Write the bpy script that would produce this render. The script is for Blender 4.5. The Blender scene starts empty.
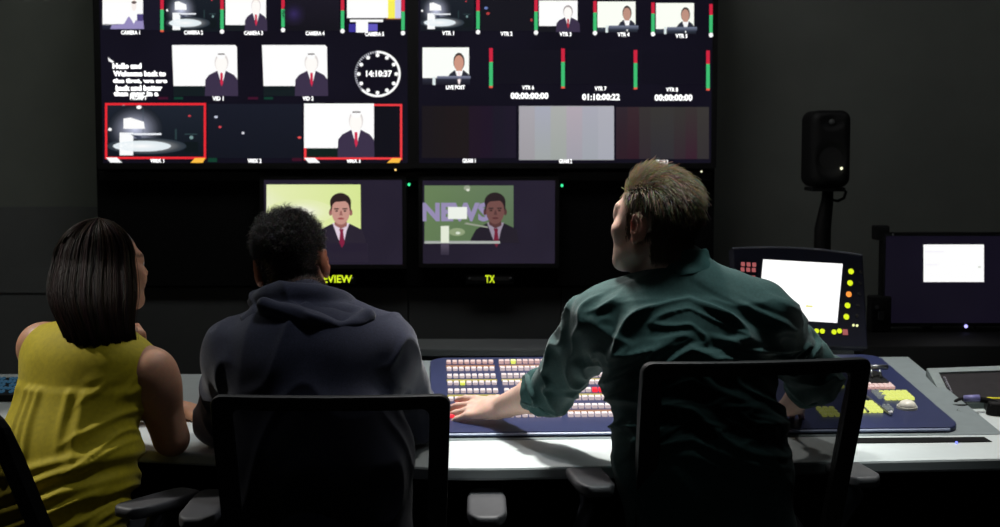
import bpy, bmesh, math, random
import numpy as np
from mathutils import Vector, Matrix, noise as mnoise

random.seed(7)
rng = np.random.default_rng(11)
SC = bpy.context.scene
COL = SC.collection
PI = math.pi
f32 = np.float32

# ------------------------------------------------------------------ camera model
CAM_H = 1.47
FPX = 1400.0
TILT = math.atan((263.5 - 150.0) / FPX)
CT, ST = math.cos(TILT), math.sin(TILT)

def ray(px, py):
    u = (px - 500.0) / FPX
    v = (263.5 - py) / FPX
    return Vector((u, CT + v * ST, -ST + v * CT))

def at(px, py, Y):
    """the point at depth Y seen through that place of the photograph"""
    d = ray(px, py)
    s = Y / d.y
    return Vector((d.x * s, Y, CAM_H + d.z * s))

def on(px, py, Z):
    """the point at height Z"""
    d = ray(px, py)
    s = (Z - CAM_H) / d.z
    return Vector((d.x * s, d.y * s, Z))

# ------------------------------------------------------------------ materials
def lin(r, g, b):
    out = []
    for c in (r, g, b):
        c = c / 255.0
        out.append(c / 12.92 if c <= 0.04045 else ((c + 0.055) / 1.055) ** 2.4)
    return tuple(out)

def new_mat(name):
    m = bpy.data.materials.new(name)
    m.use_nodes = True
    nt = m.node_tree
    return m, nt, nt.nodes['Principled BSDF']

def mat(name, rgb, rough=0.6, metal=0.0, var=0.12, scale=40.0, bump=0.0, bscale=None, spec=0.5, coat=0.0, sheen=0.0, stretch=None, sss=0.0):
    m, nt, p = new_mat(name)
    c = lin(*rgb)
    tc = nt.nodes.new('ShaderNodeTexCoord')
    src = tc.outputs['Object']
    if stretch:
        mp = nt.nodes.new('ShaderNodeMapping')
        mp.inputs['Scale'].default_value = stretch
        nt.links.new(src, mp.inputs['Vector'])
        src = mp.outputs['Vector']
    n = nt.nodes.new('ShaderNodeTexNoise')
    n.inputs['Scale'].default_value = scale
    n.inputs['Detail'].default_value = 5
    nt.links.new(src, n.inputs['Vector'])
    cr = nt.nodes.new('ShaderNodeValToRGB')
    cr.color_ramp.elements[0].position = 0.3
    cr.color_ramp.elements[1].position = 0.7
    cr.color_ramp.elements[0].color = (*[x * (1 - var) for x in c], 1)
    cr.color_ramp.elements[1].color = (*[min(1, x * (1 + var)) for x in c], 1)
    nt.links.new(n.outputs['Fac'], cr.inputs['Fac'])
    nt.links.new(cr.outputs['Color'], p.inputs['Base Color'])
    p.inputs['Roughness'].default_value = rough
    p.inputs['Metallic'].default_value = metal
    p.inputs['Specular IOR Level'].default_value = spec
    p.inputs['Coat Weight'].default_value = coat
    p.inputs['Sheen Weight'].default_value = sheen
    if sss:
        p.inputs['Subsurface Weight'].default_value = sss
        p.inputs['Subsurface Radius'].default_value = (0.02, 0.007, 0.004)
    if bump:
        n2 = nt.nodes.new('ShaderNodeTexNoise')
        n2.inputs['Scale'].default_value = bscale or scale * 3
        n2.inputs['Detail'].default_value = 4
        nt.links.new(src, n2.inputs['Vector'])
        b = nt.nodes.new('ShaderNodeBump')
        b.inputs['Strength'].default_value = bump
        b.inputs['Distance'].default_value = 0.004
        nt.links.new(n2.outputs['Fac'], b.inputs['Height'])
        nt.links.new(b.outputs['Normal'], p.inputs['Normal'])
    return m

def glow(name, rgb, strength=1.0):
    m, nt, p = new_mat(name)
    p.inputs['Base Color'].default_value = (0.02, 0.02, 0.02, 1)
    p.inputs['Emission Color'].default_value = (*lin(*rgb), 1)
    p.inputs['Emission Strength'].default_value = strength
    p.inputs['Roughness'].default_value = 0.4
    return m

def attr_mat(name, emit=False, rough=0.5, spec=0.4, sss=0.0, sheen=0.0):
    """colour from the mesh's own colour attribute"""
    m, nt, p = new_mat(name)
    a = nt.nodes.new('ShaderNodeAttribute')
    a.attribute_name = 'Col'
    p.inputs['Roughness'].default_value = rough
    p.inputs['Specular IOR Level'].default_value = spec
    p.inputs['Sheen Weight'].default_value = sheen
    if emit:
        p.inputs['Base Color'].default_value = (0.01, 0.01, 0.01, 1)
        nt.links.new(a.outputs['Color'], p.inputs['Emission Color'])
        p.inputs['Emission Strength'].default_value = 1.0
    else:
        n = nt.nodes.new('ShaderNodeTexNoise')
        n.inputs['Scale'].default_value = 120
        tc = nt.nodes.new('ShaderNodeTexCoord')
        nt.links.new(tc.outputs['Object'], n.inputs['Vector'])
        mx = nt.nodes.new('ShaderNodeMix')
        mx.data_type = 'RGBA'
        mx.blend_type = 'MULTIPLY'
        mx.inputs['Factor'].default_value = 0.25
        nt.links.new(a.outputs['Color'], mx.inputs['A'])
        nt.links.new(n.outputs['Color'], mx.inputs['B'])
        nt.links.new(mx.outputs['Result'], p.inputs['Base Color'])
        if sss:
            p.inputs['Subsurface Weight'].default_value = sss
            p.inputs['Subsurface Radius'].default_value = (0.02, 0.007, 0.004)
            p.inputs['Subsurface Scale'].default_value = 0.5
    return m

# ------------------------------------------------------------------ objects
ORG = {}

def tag(o, label=None, cat=None, group=None, kind=None):
    if label: o['label'] = label
    if cat: o['category'] = cat
    if group: o['group'] = group
    if kind: o['kind'] = kind
    return o

def thing(name, loc, label, cat, rz=0.0, group=None):
    o = bpy.data.objects.new(name, None)
    o.empty_display_size = 0.1
    COL.objects.link(o)
    o.location = loc
    o.rotation_euler = (0, 0, rz)
    ORG[o.name] = Vector(loc)
    return tag(o, label, cat, group)

def link(name, me, m, parent=None, local=False, org=None):
    """local: the mesh is already in the parent's frame; else it is in world coordinates"""
    o = bpy.data.objects.new(name, me)
    if m is not None and not me.materials:
        for x in (m if isinstance(m, (list, tuple)) else [m]):
            me.materials.append(x)
    COL.objects.link(o)
    if parent is not None:
        o.parent = parent
        if not local:
            me.transform(Matrix.Translation(-ORG[parent.name]))
        ORG[o.name] = ORG[parent.name]
    else:
        if org is not None:
            me.transform(Matrix.Translation(-Vector(org)))
            o.location = org
        ORG[o.name] = Vector(org) if org is not None else Vector((0, 0, 0))
    return o

def mesh_from(verts, faces, smooth=False):
    me = bpy.data.meshes.new('mesh')
    me.from_pydata([tuple(map(float, v)) for v in verts], [], [tuple(map(int, f)) for f in faces])
    if smooth:
        me.shade_smooth()
    me.update()
    return me

def set_col(me, cols):
    a = me.color_attributes.new('Col', 'FLOAT_COLOR', 'POINT')
    c = np.ones((len(me.vertices), 4), f32)
    c[:, :3] = cols
    a.data.foreach_set('color', c.ravel())

class MB:
    """collects shapes that form ONE mesh"""
    def __init__(s):
        s.bm = bmesh.new()

    def box(s, c, size, rot=None, bev=0.0, seg=2):
        M = Matrix.Translation(c) @ (rot.to_4x4() if rot is not None else Matrix()) @ Matrix.Diagonal((*size, 1))
        r = bmesh.ops.create_cube(s.bm, size=1.0, matrix=M)
        if bev:
            es = list({e for v in r['verts'] for e in v.link_edges})
            bmesh.ops.bevel(s.bm, geom=es, offset=bev, segments=seg, affect='EDGES', profile=0.5, clamp_overlap=True)
        return s

    def cyl(s, a, b, r1, r2=None, n=16):
        a, b = Vector(a), Vector(b)
        r2 = r1 if r2 is None else r2
        d = b - a
        q = Vector((0, 0, 1)).rotation_difference(d.normalized()).to_matrix().to_4x4()
        M = Matrix.Translation((a + b) / 2) @ q
        bmesh.ops.create_cone(s.bm, cap_ends=True, segments=n, radius1=r1, radius2=r2, depth=d.length, matrix=M)
        return s

    def ball(s, c, r, sc=(1, 1, 1), n=16, rot=None):
        M = Matrix.Translation(c) @ (rot.to_4x4() if rot is not None else Matrix()) @ Matrix.Diagonal((*[x * r for x in sc], 1))
        bmesh.ops.create_uvsphere(s.bm, u_segments=n, v_segments=max(6, n // 2), radius=1.0, matrix=M)
        return s

    def tube(s, pts, r, n=8, closed=False, rads=None):
        pts = [Vector(p) for p in pts]
        N = len(pts)
        rings = []
        up = Vector((0, 0, 1))
        for i, p in enumerate(pts):
            if closed:
                t = pts[(i + 1) % N] - pts[i - 1]
            else:
                t = pts[min(i + 1, N - 1)] - pts[max(i - 1, 0)]
            t.normalize()
            if i == 0:
                a = t.orthogonal().normalized()
            else:
                a = (a - t * a.dot(t)).normalized()
            b = t.cross(a)
            rr = rads[i] if rads else r
            rings.append([s.bm.verts.new(p + (a * math.cos(2 * PI * k / n) + b * math.sin(2 * PI * k / n)) * rr) for k in range(n)])
        for i in range(N if closed else N - 1):
            A, B = rings[i], rings[(i + 1) % N]
            for k in range(n):
                s.bm.faces.new((A[k], A[(k + 1) % n], B[(k + 1) % n], B[k]))
        if not closed:
            s.bm.faces.new(list(reversed(rings[0])))
            s.bm.faces.new(rings[-1])
        return s

    def prism(s, poly, vec, bev=0.0, seg=2):
        vec = Vector(vec)
        A = [s.bm.verts.new(p) for p in poly]
        B = [s.bm.verts.new(Vector(p) + vec) for p in poly]
        n = len(A)
        fs = [s.bm.faces.new(list(reversed(A))), s.bm.faces.new(B)]
        for i in range(n):
            fs.append(s.bm.faces.new((A[i], A[(i + 1) % n], B[(i + 1) % n], B[i])))
        bmesh.ops.recalc_face_normals(s.bm, faces=fs)
        if bev:
            es = list({e for f in fs[:2] for e in f.edges})
            bmesh.ops.bevel(s.bm, geom=es, offset=bev, segments=seg, affect='EDGES', profile=0.5, clamp_overlap=True)
        return s

    def ring(s, outer, inner, vec):
        """a plate with a hole: outer and inner loops of equal length"""
        vec = Vector(vec)
        n = len(outer)
        L = [[s.bm.verts.new(Vector(p)) for p in outer], [s.bm.verts.new(Vector(p)) for p in inner],
             [s.bm.verts.new(Vector(p) + vec) for p in inner], [s.bm.verts.new(Vector(p) + vec) for p in outer]]
        fs = []
        for k in range(4):
            A, B = L[k], L[(k + 1) % 4]
            for i in range(n):
                fs.append(s.bm.faces.new((A[i], A[(i + 1) % n], B[(i + 1) % n], B[i])))
        bmesh.ops.recalc_face_normals(s.bm, faces=fs)
        return s

    def build(s, name, m, parent=None, smooth=False, local=False, org=None):
        me = bpy.data.meshes.new('mesh')
        bmesh.ops.recalc_face_normals(s.bm, faces=s.bm.faces[:])
        s.bm.to_mesh(me)
        s.bm.free()
        if smooth:
            me.shade_smooth()
        return link(name, me, m, parent, local, org)

def rrect(w, h, r, n=5, cx=0.0, cy=0.0):
    out = []
    for (sx, sy, a0) in ((1, 1, 0), (-1, 1, 90), (-1, -1, 180), (1, -1, 270)):
        for k in range(n + 1):
            a = math.radians(a0 + 90 * k / n)
            out.append((cx + sx * (w / 2 - r) + r * math.cos(a), cy + sy * (h / 2 - r) + r * math.sin(a)))
    return out

# ------------------------------------------------------------------ smooth solid modelling on a grid
def V3(p):
    return np.array(tuple(p), dtype=f32)

def p_ball(c, r):
    c = V3(c)
    return c - r, c + r, lambda X, Y, Z: np.sqrt((X - c[0]) ** 2 + (Y - c[1]) ** 2 + (Z - c[2]) ** 2) - f32(r)

def p_ell(c, r, R=None):
    """ellipsoid; the columns of R are its axes"""
    c, r = V3(c), V3(r)
    R = np.eye(3, dtype=f32) if R is None else np.array(R, dtype=f32)
    e = np.sqrt(((R * r) ** 2).sum(1))
    def fn(X, Y, Z):
        x, y, z = X - c[0], Y - c[1], Z - c[2]
        L = [R[0, i] * x + R[1, i] * y + R[2, i] * z for i in range(3)]
        k0 = np.sqrt(sum((L[i] / r[i]) ** 2 for i in range(3)))
        k1 = np.sqrt(sum((L[i] / r[i] ** 2) ** 2 for i in range(3))) + f32(1e-6)
        return k0 * (k0 - 1) / k1
    return c - e, c + e, fn

def p_cone(a, b, r1, r2, side=None, ks=1.0, kn=1.0):
    """tapered limb from a to b; ks, kn widen it along side and across it"""
    a, b = V3(a), V3(b)
    u = b - a
    L = float(np.linalg.norm(u)) + 1e-9
    u = u / L
    m = max(r1, r2) * max(ks, kn)
    lo, hi = np.minimum(a, b) - m, np.maximum(a, b) + m
    if side is None:
        def fn(X, Y, Z):
            x, y, z = X - a[0], Y - a[1], Z - a[2]
            t = np.clip((x * u[0] + y * u[1] + z * u[2]) / L, 0, 1)
            return np.sqrt((x - t * L * u[0]) ** 2 + (y - t * L * u[1]) ** 2 + (z - t * L * u[2]) ** 2) - (r1 + (r2 - r1) * t)
        return lo, hi, fn
    s = V3(side)
    s = s - u * float(s @ u)
    s /= np.linalg.norm(s)
    n = np.cross(u, s)
    def fn(X, Y, Z):
        x, y, z = X - a[0], Y - a[1], Z - a[2]
        h = x * u[0] + y * u[1] + z * u[2]
        t = np.clip(h / L, 0, 1)
        qu = h - t * L
        qs = (x * s[0] + y * s[1] + z * s[2]) / ks
        qn = (x * n[0] + y * n[1] + z * n[2]) / kn
        return (np.sqrt(qs ** 2 + qn ** 2 + qu ** 2) - (r1 + (r2 - r1) * t)) * min(ks, kn)
    return lo, hi, fn

def grown(p, g):
    lo, hi, fn = p
    return lo - g, hi + g, lambda X, Y, Z: fn(X, Y, Z) - f32(g)

class Field:
    def __init__(s, lo, hi, h):
        s.lo, s.h = V3(lo), h
        s.n = np.ceil((V3(hi) - s.lo) / h).astype(int) + 1
        s.F = np.full(tuple(s.n), 1.0, f32)

    def _blk(s, lo, hi, pad):
        i0 = np.clip(np.floor((lo - pad - s.lo) / s.h).astype(int), 0, s.n - 1)
        i1 = np.clip(np.ceil((hi + pad - s.lo) / s.h).astype(int) + 1, i0 + 1, s.n)
        sl = tuple(slice(a, b) for a, b in zip(i0, i1))
        g = [(s.lo[k] + s.h * np.arange(i0[k], i1[k])).astype(f32) for k in range(3)]
        return sl, g[0][:, None, None], g[1][None, :, None], g[2][None, None, :]

    def add(s, p, k=0.012):
        sl, X, Y, Z = s._blk(p[0], p[1], k + 3 * s.h)
        d = p[2](X, Y, Z)
        b = s.F[sl]
        t = np.clip(0.5 + 0.5 * (b - d) / k, 0, 1)
        s.F[sl] = b + (d - b) * t - k * t * (1 - t)
        return s

    def cut(s, p, k=0.006):
        sl, X, Y, Z = s._blk(p[0], p[1], k + 3 * s.h)
        d = -p[2](X, Y, Z)
        b = s.F[sl]
        t = np.clip(0.5 - 0.5 * (b - d) / k, 0, 1)
        s.F[sl] = b + (d - b) * t + k * t * (1 - t)
        return s

    def keep(s, fn):
        """intersect with fn < 0 (fn over the whole grid)"""
        g = [(s.lo[k] + s.h * np.arange(s.n[k])).astype(f32) for k in range(3)]
        s.F = np.maximum(s.F, fn(g[0][:, None, None], g[1][None, :, None], g[2][None, None, :])).astype(f32)
        return s

    def net(s):
        F = s.F
        I = F < 0
        c = [I[:-1, :-1, :-1], I[1:, :-1, :-1], I[:-1, 1:, :-1], I[1:, 1:, :-1], I[:-1, :-1, 1:], I[1:, :-1, 1:], I[:-1, 1:, 1:], I[1:, 1:, 1:]]
        a_all, a_any = c[0].copy(), c[0].copy()
        for x in c[1:]:
            a_all &= x
            a_any |= x
        act = a_any & ~a_all
        ii, jj, kk = np.nonzero(act)
        ids = np.full(act.shape, -1, np.int32)
        ids[ii, jj, kk] = np.arange(len(ii))
        off = [(0, 0, 0), (1, 0, 0), (0, 1, 0), (1, 1, 0), (0, 0, 1), (1, 0, 1), (0, 1, 1), (1, 1, 1)]
        val = [F[ii + o[0], jj + o[1], kk + o[2]] for o in off]
        acc = np.zeros((len(ii), 3), f32)
        cnt = np.zeros(len(ii), f32)
        for p in range(8):
            for ax in range(3):
                if off[p][ax] == 0:
                    o2 = list(off[p]); o2[ax] = 1
                    q = off.index(tuple(o2))
                    a, b = val[p], val[q]
                    x = (a < 0) != (b < 0)
                    t = np.where(x, a / np.where(x, a - b, 1), 0)
                    pt = np.tile(np.array(off[p], f32), (len(ii), 1))
                    pt[:, ax] = t
                    acc += pt * x[:, None]
                    cnt += x
        V = s.lo + s.h * (np.stack([ii, jj, kk], 1) + acc / cnt[:, None])
        faces = []
        for ax in range(3):
            A = [slice(None)] * 3; B = [slice(None)] * 3
            A[ax] = slice(None, -1); B[ax] = slice(1, None)
            o1, o2 = [(1, 2), (2, 0), (0, 1)][ax]
            X = I[tuple(A)] != I[tuple(B)]
            e = np.array(np.nonzero(X)).T
            ok = (e[:, o1] > 0) & (e[:, o2] > 0) & (e[:, o1] < s.n[o1] - 1) & (e[:, o2] < s.n[o2] - 1)
            e = e[ok]
            q = []
            for (d1, d2) in ((-1, -1), (0, -1), (0, 0), (-1, 0)):
                z = e.copy(); z[:, o1] += d1; z[:, o2] += d2
                q.append(ids[z[:, 0], z[:, 1], z[:, 2]])
            q = np.stack(q, 1)
            flip = ~I[e[:, 0], e[:, 1], e[:, 2]]
            q[flip] = q[flip][:, ::-1]
            faces.append(q)
        return V, np.concatenate(faces)

def normals(V, Fc):
    a, b, c, d = (V[Fc[:, i]] for i in range(4))
    n = np.cross(c - a, d - b)
    N = np.zeros_like(V)
    for i in range(4):
        np.add.at(N, Fc[:, i], n)
    return N / (np.linalg.norm(N, axis=1, keepdims=True) + 1e-12)

def big_mesh(V, Fc, smooth=True):
    me = bpy.data.meshes.new('mesh')
    me.vertices.add(len(V))
    me.vertices.foreach_set('co', np.asarray(V, f32).ravel())
    me.loops.add(4 * len(Fc))
    me.loops.foreach_set('vertex_index', np.asarray(Fc, np.int32).ravel())
    me.polygons.add(len(Fc))
    me.polygons.foreach_set('loop_start', np.arange(0, 4 * len(Fc), 4, dtype=np.int32))
    me.update(calc_edges=True)
    me.validate()
    if smooth:
        me.shade_smooth()
    return me

def relax(V, Fc, it=1, f=0.5):
    for _ in range(it):
        S = np.zeros_like(V); C = np.zeros(len(V), f32)
        for i in range(4):
            for j in (1, 3):
                np.add.at(S, Fc[:, i], V[Fc[:, (i + j) % 4]])
                np.add.at(C, Fc[:, i], 1)
        V = V + f * (S / np.maximum(C, 1)[:, None] - V)
    return V
# ================================================================== the room
M_wall = mat('wall_paint', (120, 124, 118), 0.9, var=0.05, scale=6, bump=0.05, bscale=300)
M_wall_dark = mat('dark_acoustic_wall', (82, 84, 84), 0.95, var=0.08, scale=9, bump=0.1, bscale=400)
M_floor = mat('dark_carpet', (38, 38, 42), 0.95, var=0.3, scale=220, bump=0.4, bscale=700)
M_ceil = mat('ceiling_tile', (120, 120, 120), 0.9, var=0.05, scale=30)
M_black = mat('black_plastic', (16, 16, 17), 0.55, var=0.1, scale=60, spec=0.3)
M_blackm = mat('black_matte', (10, 10, 11), 0.85, var=0.15, scale=90, spec=0.15)
M_dgrey = mat('dark_grey_plastic', (44, 45, 47), 0.55, var=0.08, scale=60)
M_steel = mat('brushed_steel', (150, 152, 155), 0.35, metal=1.0, var=0.08, scale=80, stretch=(1, 1, 12))
M_pic = attr_mat('screen_picture', emit=True, rough=0.35, spec=0.3)
def glass_screen(name, rgb):
    m, nt, p = new_mat(name)
    p.inputs['Base Color'].default_value = (0.006, 0.006, 0.007, 1)
    p.inputs['Roughness'].default_value = 0.25
    p.inputs['Specular IOR Level'].default_value = 0.2
    p.inputs['Emission Strength'].default_value = 1.0
    tc = nt.nodes.new('ShaderNodeTexCoord')
    n = nt.nodes.new('ShaderNodeTexNoise'); n.inputs['Scale'].default_value = 3.0
    nt.links.new(tc.outputs['Object'], n.inputs['Vector'])
    cr = nt.nodes.new('ShaderNodeValToRGB')
    c = lin(*rgb)
    cr.color_ramp.elements[0].position = 0.35; cr.color_ramp.elements[1].position = 0.65
    cr.color_ramp.elements[0].color = (*[x * 0.85 for x in c], 1)
    cr.color_ramp.elements[1].color = (*[x * 1.15 for x in c], 1)
    nt.links.new(n.outputs['Fac'], cr.inputs['Fac'])
    nt.links.new(cr.outputs['Color'], p.inputs['Emission Color'])
    return m
M_scr_multi = glass_screen('multiview_screen_glow', (17, 15, 27))
M_scr_purple = glass_screen('idle_screen_glow', (36, 31, 46))
M_scr_dark = glass_screen('dark_screen_glow', (17, 14, 26))

WX0, WX1, WY0, WY1, WZ = -3.4, 3.6, -1.6, 5.6, 2.85
def structure(name, c, size, m):
    return tag(MB().box(c, size).build(name, m), kind='structure')
structure('floor', ((WX0 + WX1) / 2, (WY0 + WY1) / 2, -0.05), (WX1 - WX0, WY1 - WY0, 0.1), M_floor)
structure('ceiling', ((WX0 + WX1) / 2, (WY0 + WY1) / 2, WZ + 0.05), (WX1 - WX0, WY1 - WY0, 0.1), M_ceil)
structure('wall_back', ((WX0 + WX1) / 2, WY1 + 0.05, WZ / 2), (WX1 - WX0 + 0.2, 0.1, WZ), M_wall)
structure('wall_left', (WX0 - 0.05, (WY0 + WY1) / 2, WZ / 2), (0.1, WY1 - WY0, WZ), M_wall)
structure('wall_right', (WX1 + 0.05, (WY0 + WY1) / 2, WZ / 2), (0.1, WY1 - WY0, WZ), M_wall_dark)
structure('wall_front', ((WX0 + WX1) / 2, WY0 - 0.05, WZ / 2), (WX1 - WX0 + 0.2, 0.1, WZ), M_wall_dark)
# low dark panelling on the left of the back wall, with a shallow rail
zt = at(50, 207, 5.56).z
mb = MB()
xa, xb = WX0, at(101, 200, 5.56).x
mb.box(((xa + xb) / 2, 5.58, zt / 2), (xb - xa, 0.04, zt))
zr = at(50, 268, 5.55).z
mb.box(((xa + xb) / 2, 5.558, zr - 0.05), (xb - xa, 0.008, 0.10))
tag(mb.build('trim_1', mat('panelling_grey', (104, 106, 106), 0.9, var=0.05, scale=8)), kind='structure')

# ================================================================== monitor wall
YR = 5.36                                             # front of the rack
p0, p1 = at(97.5, 287, YR), at(718, -34, YR)
rack = thing('monitor_rack', ((p0.x + p1.x) / 2, YR + 0.05, 0), 'black steel monitor wall frame behind the mixing desk, carrying all four screens', 'rack')
mb = MB()
mb.box(((p0.x + p1.x) / 2, YR + 0.05, (p0.z + p1.z) / 2), (p1.x - p0.x, 0.06, p1.z - p0.z), bev=0.004)
mb.build('back_panel', M_blackm, rack)
for x in (p0.x + 0.02, p1.x - 0.02):
    MB().box((x, YR + 0.11, p1.z / 2), (0.05, 0.05, p1.z), bev=0.004).build('upright', M_black, rack)
    MB().box((x, YR + 0.05, 0.02), (0.08, 0.4, 0.04), bev=0.006).build('foot', M_black, rack)
pm = at(150, 176, YR)
lw0, lw1 = at(102, 287.5, YR + 0.05), at(714, 287.5, YR + 0.05)
mb = MB()
for k in range(4):
    wq = (lw1.x - lw0.x) / 4
    mb.box((lw0.x + wq * (k + 0.5), YR + 0.07, (lw0.z + 0.25) / 2), (wq - 0.004, 0.02, lw0.z - 0.25), bev=0.002)
mb.build('lower_panel', mat('rack_panel_grey', (66, 68, 68), 0.7, var=0.05, scale=12), rack)
MB().box(((p0.x + p1.x) / 2, YR + 0.012, pm.z), (p1.x - p0.x - 0.03, 0.016, 0.035), bev=0.003).build('rail', M_black, rack)
for px, py, c, r in ((409, 184.5, (60, 230, 150), 0.0055), (562, 185.5, (60, 230, 150), 0.0055)):
    o = MB().ball(at(px, py, YR + 0.018), r, n=10).build('indicator_light', glow('led_green', c, 1.6), rack, smooth=True)
    tag(o, label='green indicator light')

def solid(pts, col, layer=1):
    return (pts, [col] * len(pts), layer)
def rect(x0, y0, x1, y1, col, layer=1, bot=None):
    return ([(x0, y0), (x1, y0), (x1, y1), (x0, y1)], [col, col, bot or col, bot or col], layer)
def ell(cx, cy, rx, ry, col, layer=1, n=20, rim=None):
    pts = [(cx + rx * math.cos(2 * PI * k / n), cy + ry * math.sin(2 * PI * k / n)) for k in range(n)]
    if rim is None:
        return solid(pts, col, layer)
    return ('fan', (cx, cy), pts, col, rim, layer)

def picture(name, parent, Y, shapes, label=None):
    """a lit picture on a screen: flat coloured shapes a fraction of a millimetre apart"""
    V, F, C = [], [], []
    for sh in shapes:
        b = len(V)
        if sh[0] == 'fan':
            _, c, pts, col, rim, layer = sh
            y = Y - 0.0008 * layer
            V.append(at(*c, y)); C.append(lin(*col))
            n, NR = len(pts), 6
            for r in range(1, NR + 1):
                t = r / NR
                f = (1 - t) ** 2.0
                for p in pts:
                    V.append(at(c[0] + (p[0] - c[0]) * t, c[1] + (p[1] - c[1]) * t, y))
                    C.append(tuple(g * f + q * (1 - f) for g, q in zip(lin(*col), lin(*rim))))
            for k in range(n):
                F.append((b, b + 1 + (k + 1) % n, b + 1 + k))
                for r in range(NR - 1):
                    o1, o2 = b + 1 + r * n, b + 1 + (r + 1) * n
                    F.append((o1 + k, o1 + (k + 1) % n, o2 + (k + 1) % n, o2 + k))
        else:
            pts, cols, layer = sh
            y = Y - 0.0008 * layer
            for p, c in zip(pts, cols):
                V.append(at(*p, y)); C.append(lin(*c))
            F.append(tuple(range(b, b + len(pts))))
    me = mesh_from(V, F)
    set_col(me, np.array(C, f32))
    o = link(name, me, M_pic, parent)
    if label: o['label'] = label
    return o

def words(name, parent, Y, text, px, py, h, col, width=None, strength=1.3, fat=0.0, label=None, serif=False, layer=3):
    """lettering h pixels tall centred on that place of the photograph"""
    cu = bpy.data.curves.new('t', 'FONT')
    cu.body = text
    cu.align_x, cu.align_y = 'CENTER', 'CENTER'
    cu.size = 1.0
    cu.offset = fat
    cu.resolution_u = 2
    ob = bpy.data.objects.new('t', cu)
    COL.objects.link(ob)
    dg = bpy.context.evaluated_depsgraph_get()
    me = bpy.data.meshes.new_from_object(ob.evaluated_get(dg))
    bpy.data.objects.remove(ob)
    n = len(me.vertices)
    co = np.zeros(n * 3, f32); me.vertices.foreach_get('co', co); co = co.reshape(-1, 3)
    lo, hi = co.min(0), co.max(0)
    y = Y - 0.0008 * layer
    c = at(px, py, y)
    s = (at(px, py, y).z - at(px, py + 1, y).z)
    sy = h * s / (hi[1] - lo[1])
    sx = sy if width is None else width * s / (hi[0] - lo[0])
    out = np.zeros_like(co)
    out[:, 0] = c.x + (co[:, 0] - (lo[0] + hi[0]) / 2) * sx
    out[:, 1] = y
    out[:, 2] = c.z + (co[:, 1] - (lo[1] + hi[1]) / 2) * sy
    me.vertices.foreach_set('co', out.ravel())
    set_col(me, np.array([[x * strength for x in lin(*col)]] * n, f32))
    me.materials.clear()
    o = link(name, me, M_pic, parent)
    if label: o['label'] = label
    return o

def presenter(cx, top, H, suit=(58, 48, 72), skin=(255, 252, 248), hair=(70, 60, 60), tie=(205, 40, 75), shirt=(255, 255, 255), w=1.0, bottom=None, layer=3, sh=0.30):
    """head and shoulders of a suited newsreader; H from crown to the foot of the picture"""
    b = top + H if bottom is None else bottom
    fw = 0.115 * H * w
    ch = top + 0.40 * H
    S = sh * H * w
    out = [solid([(cx - S, b), (cx - S * 0.97, ch + 0.22 * H), (cx - S * 0.75, ch + 0.11 * H), (cx - 0.08 * H, ch + 0.0 * H), (cx + 0.08 * H, ch), (cx + S * 0.75, ch + 0.11 * H), (cx + S * 0.97, ch + 0.22 * H), (cx + S, b)], suit, layer),
           solid([(cx - 0.10 * H, ch), (cx + 0.10 * H, ch), (cx + 0.01 * H, ch + 0.36 * H)], shirt, layer + 1),
           solid([(cx - 0.03 * H, ch + 0.06 * H), (cx + 0.03 * H, ch + 0.06 * H), (cx + 0.035 * H, ch + 0.30 * H), (cx, ch + 0.38 * H), (cx - 0.03 * H, ch + 0.28 * H)], tie, layer + 2),
           ell(cx, top + 0.22 * H, fw * 1.12, 0.215 * H, hair, layer + 1),
           solid([(cx - 0.07 * H, top + 0.3 * H), (cx + 0.07 * H, top + 0.3 * H), (cx + 0.07 * H, ch + 0.04 * H), (cx - 0.07 * H, ch + 0.04 * H)], skin, layer + 2),
           ell(cx - 0.004 * H, top + 0.25 * H, fw * 0.95, 0.185 * H, skin, layer + 3)]
    return out

def wall_display(name, x0, y0, x1, y1, Yf, depth, bez, label, scr, cat='monitor'):
    a, b = at(x0, y1, Yf), at(x1, y0, Yf)
    cx, cz = (a.x + b.x) / 2, (a.z + b.z) / 2
    w, h = b.x - a.x, b.z - a.z
    t = thing(name, (cx, Yf + depth, a.z - bez), label, cat)
    ow, oh = w + 2 * bez, h + 2 * bez
    mb = MB()
    mb.box((cx, Yf + 0.006 + depth / 2, cz), (ow, depth - 0.008, oh), bev=0.004)
    mb.build('housing', M_black, t)
    o = [(cx + p[0], Yf + 0.012, cz + p[1]) for p in rrect(ow, oh, 0.006, 3)]
    i = [(cx + p[0], Yf + 0.012, cz + p[1]) for p in rrect(w, h, 0.002, 3)]
    MB().ring(o, i, (0, -0.014, 0)).build('bezel', M_black, t)
    me = mesh_from([(a.x, Yf + 0.0015, a.z), (b.x, Yf + 0.0015, a.z), (b.x, Yf + 0.0015, b.z), (a.x, Yf + 0.0015, b.z)], [(0, 1, 2, 3)])
    link('screen', me, scr, t)
    return t

YM = 5.30
left = wall_display('multiview_monitor', 103, -12, 407, 163, YM, 0.055, 0.022, 'large wall monitor with the round clock and red-framed pictures', M_scr_multi)
right = wall_display('multiview_monitor.001', 419, -12, 713, 163, YM, 0.055, 0.020, 'large wall monitor with the plain grey tile along its bottom row', M_scr_multi)

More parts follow.
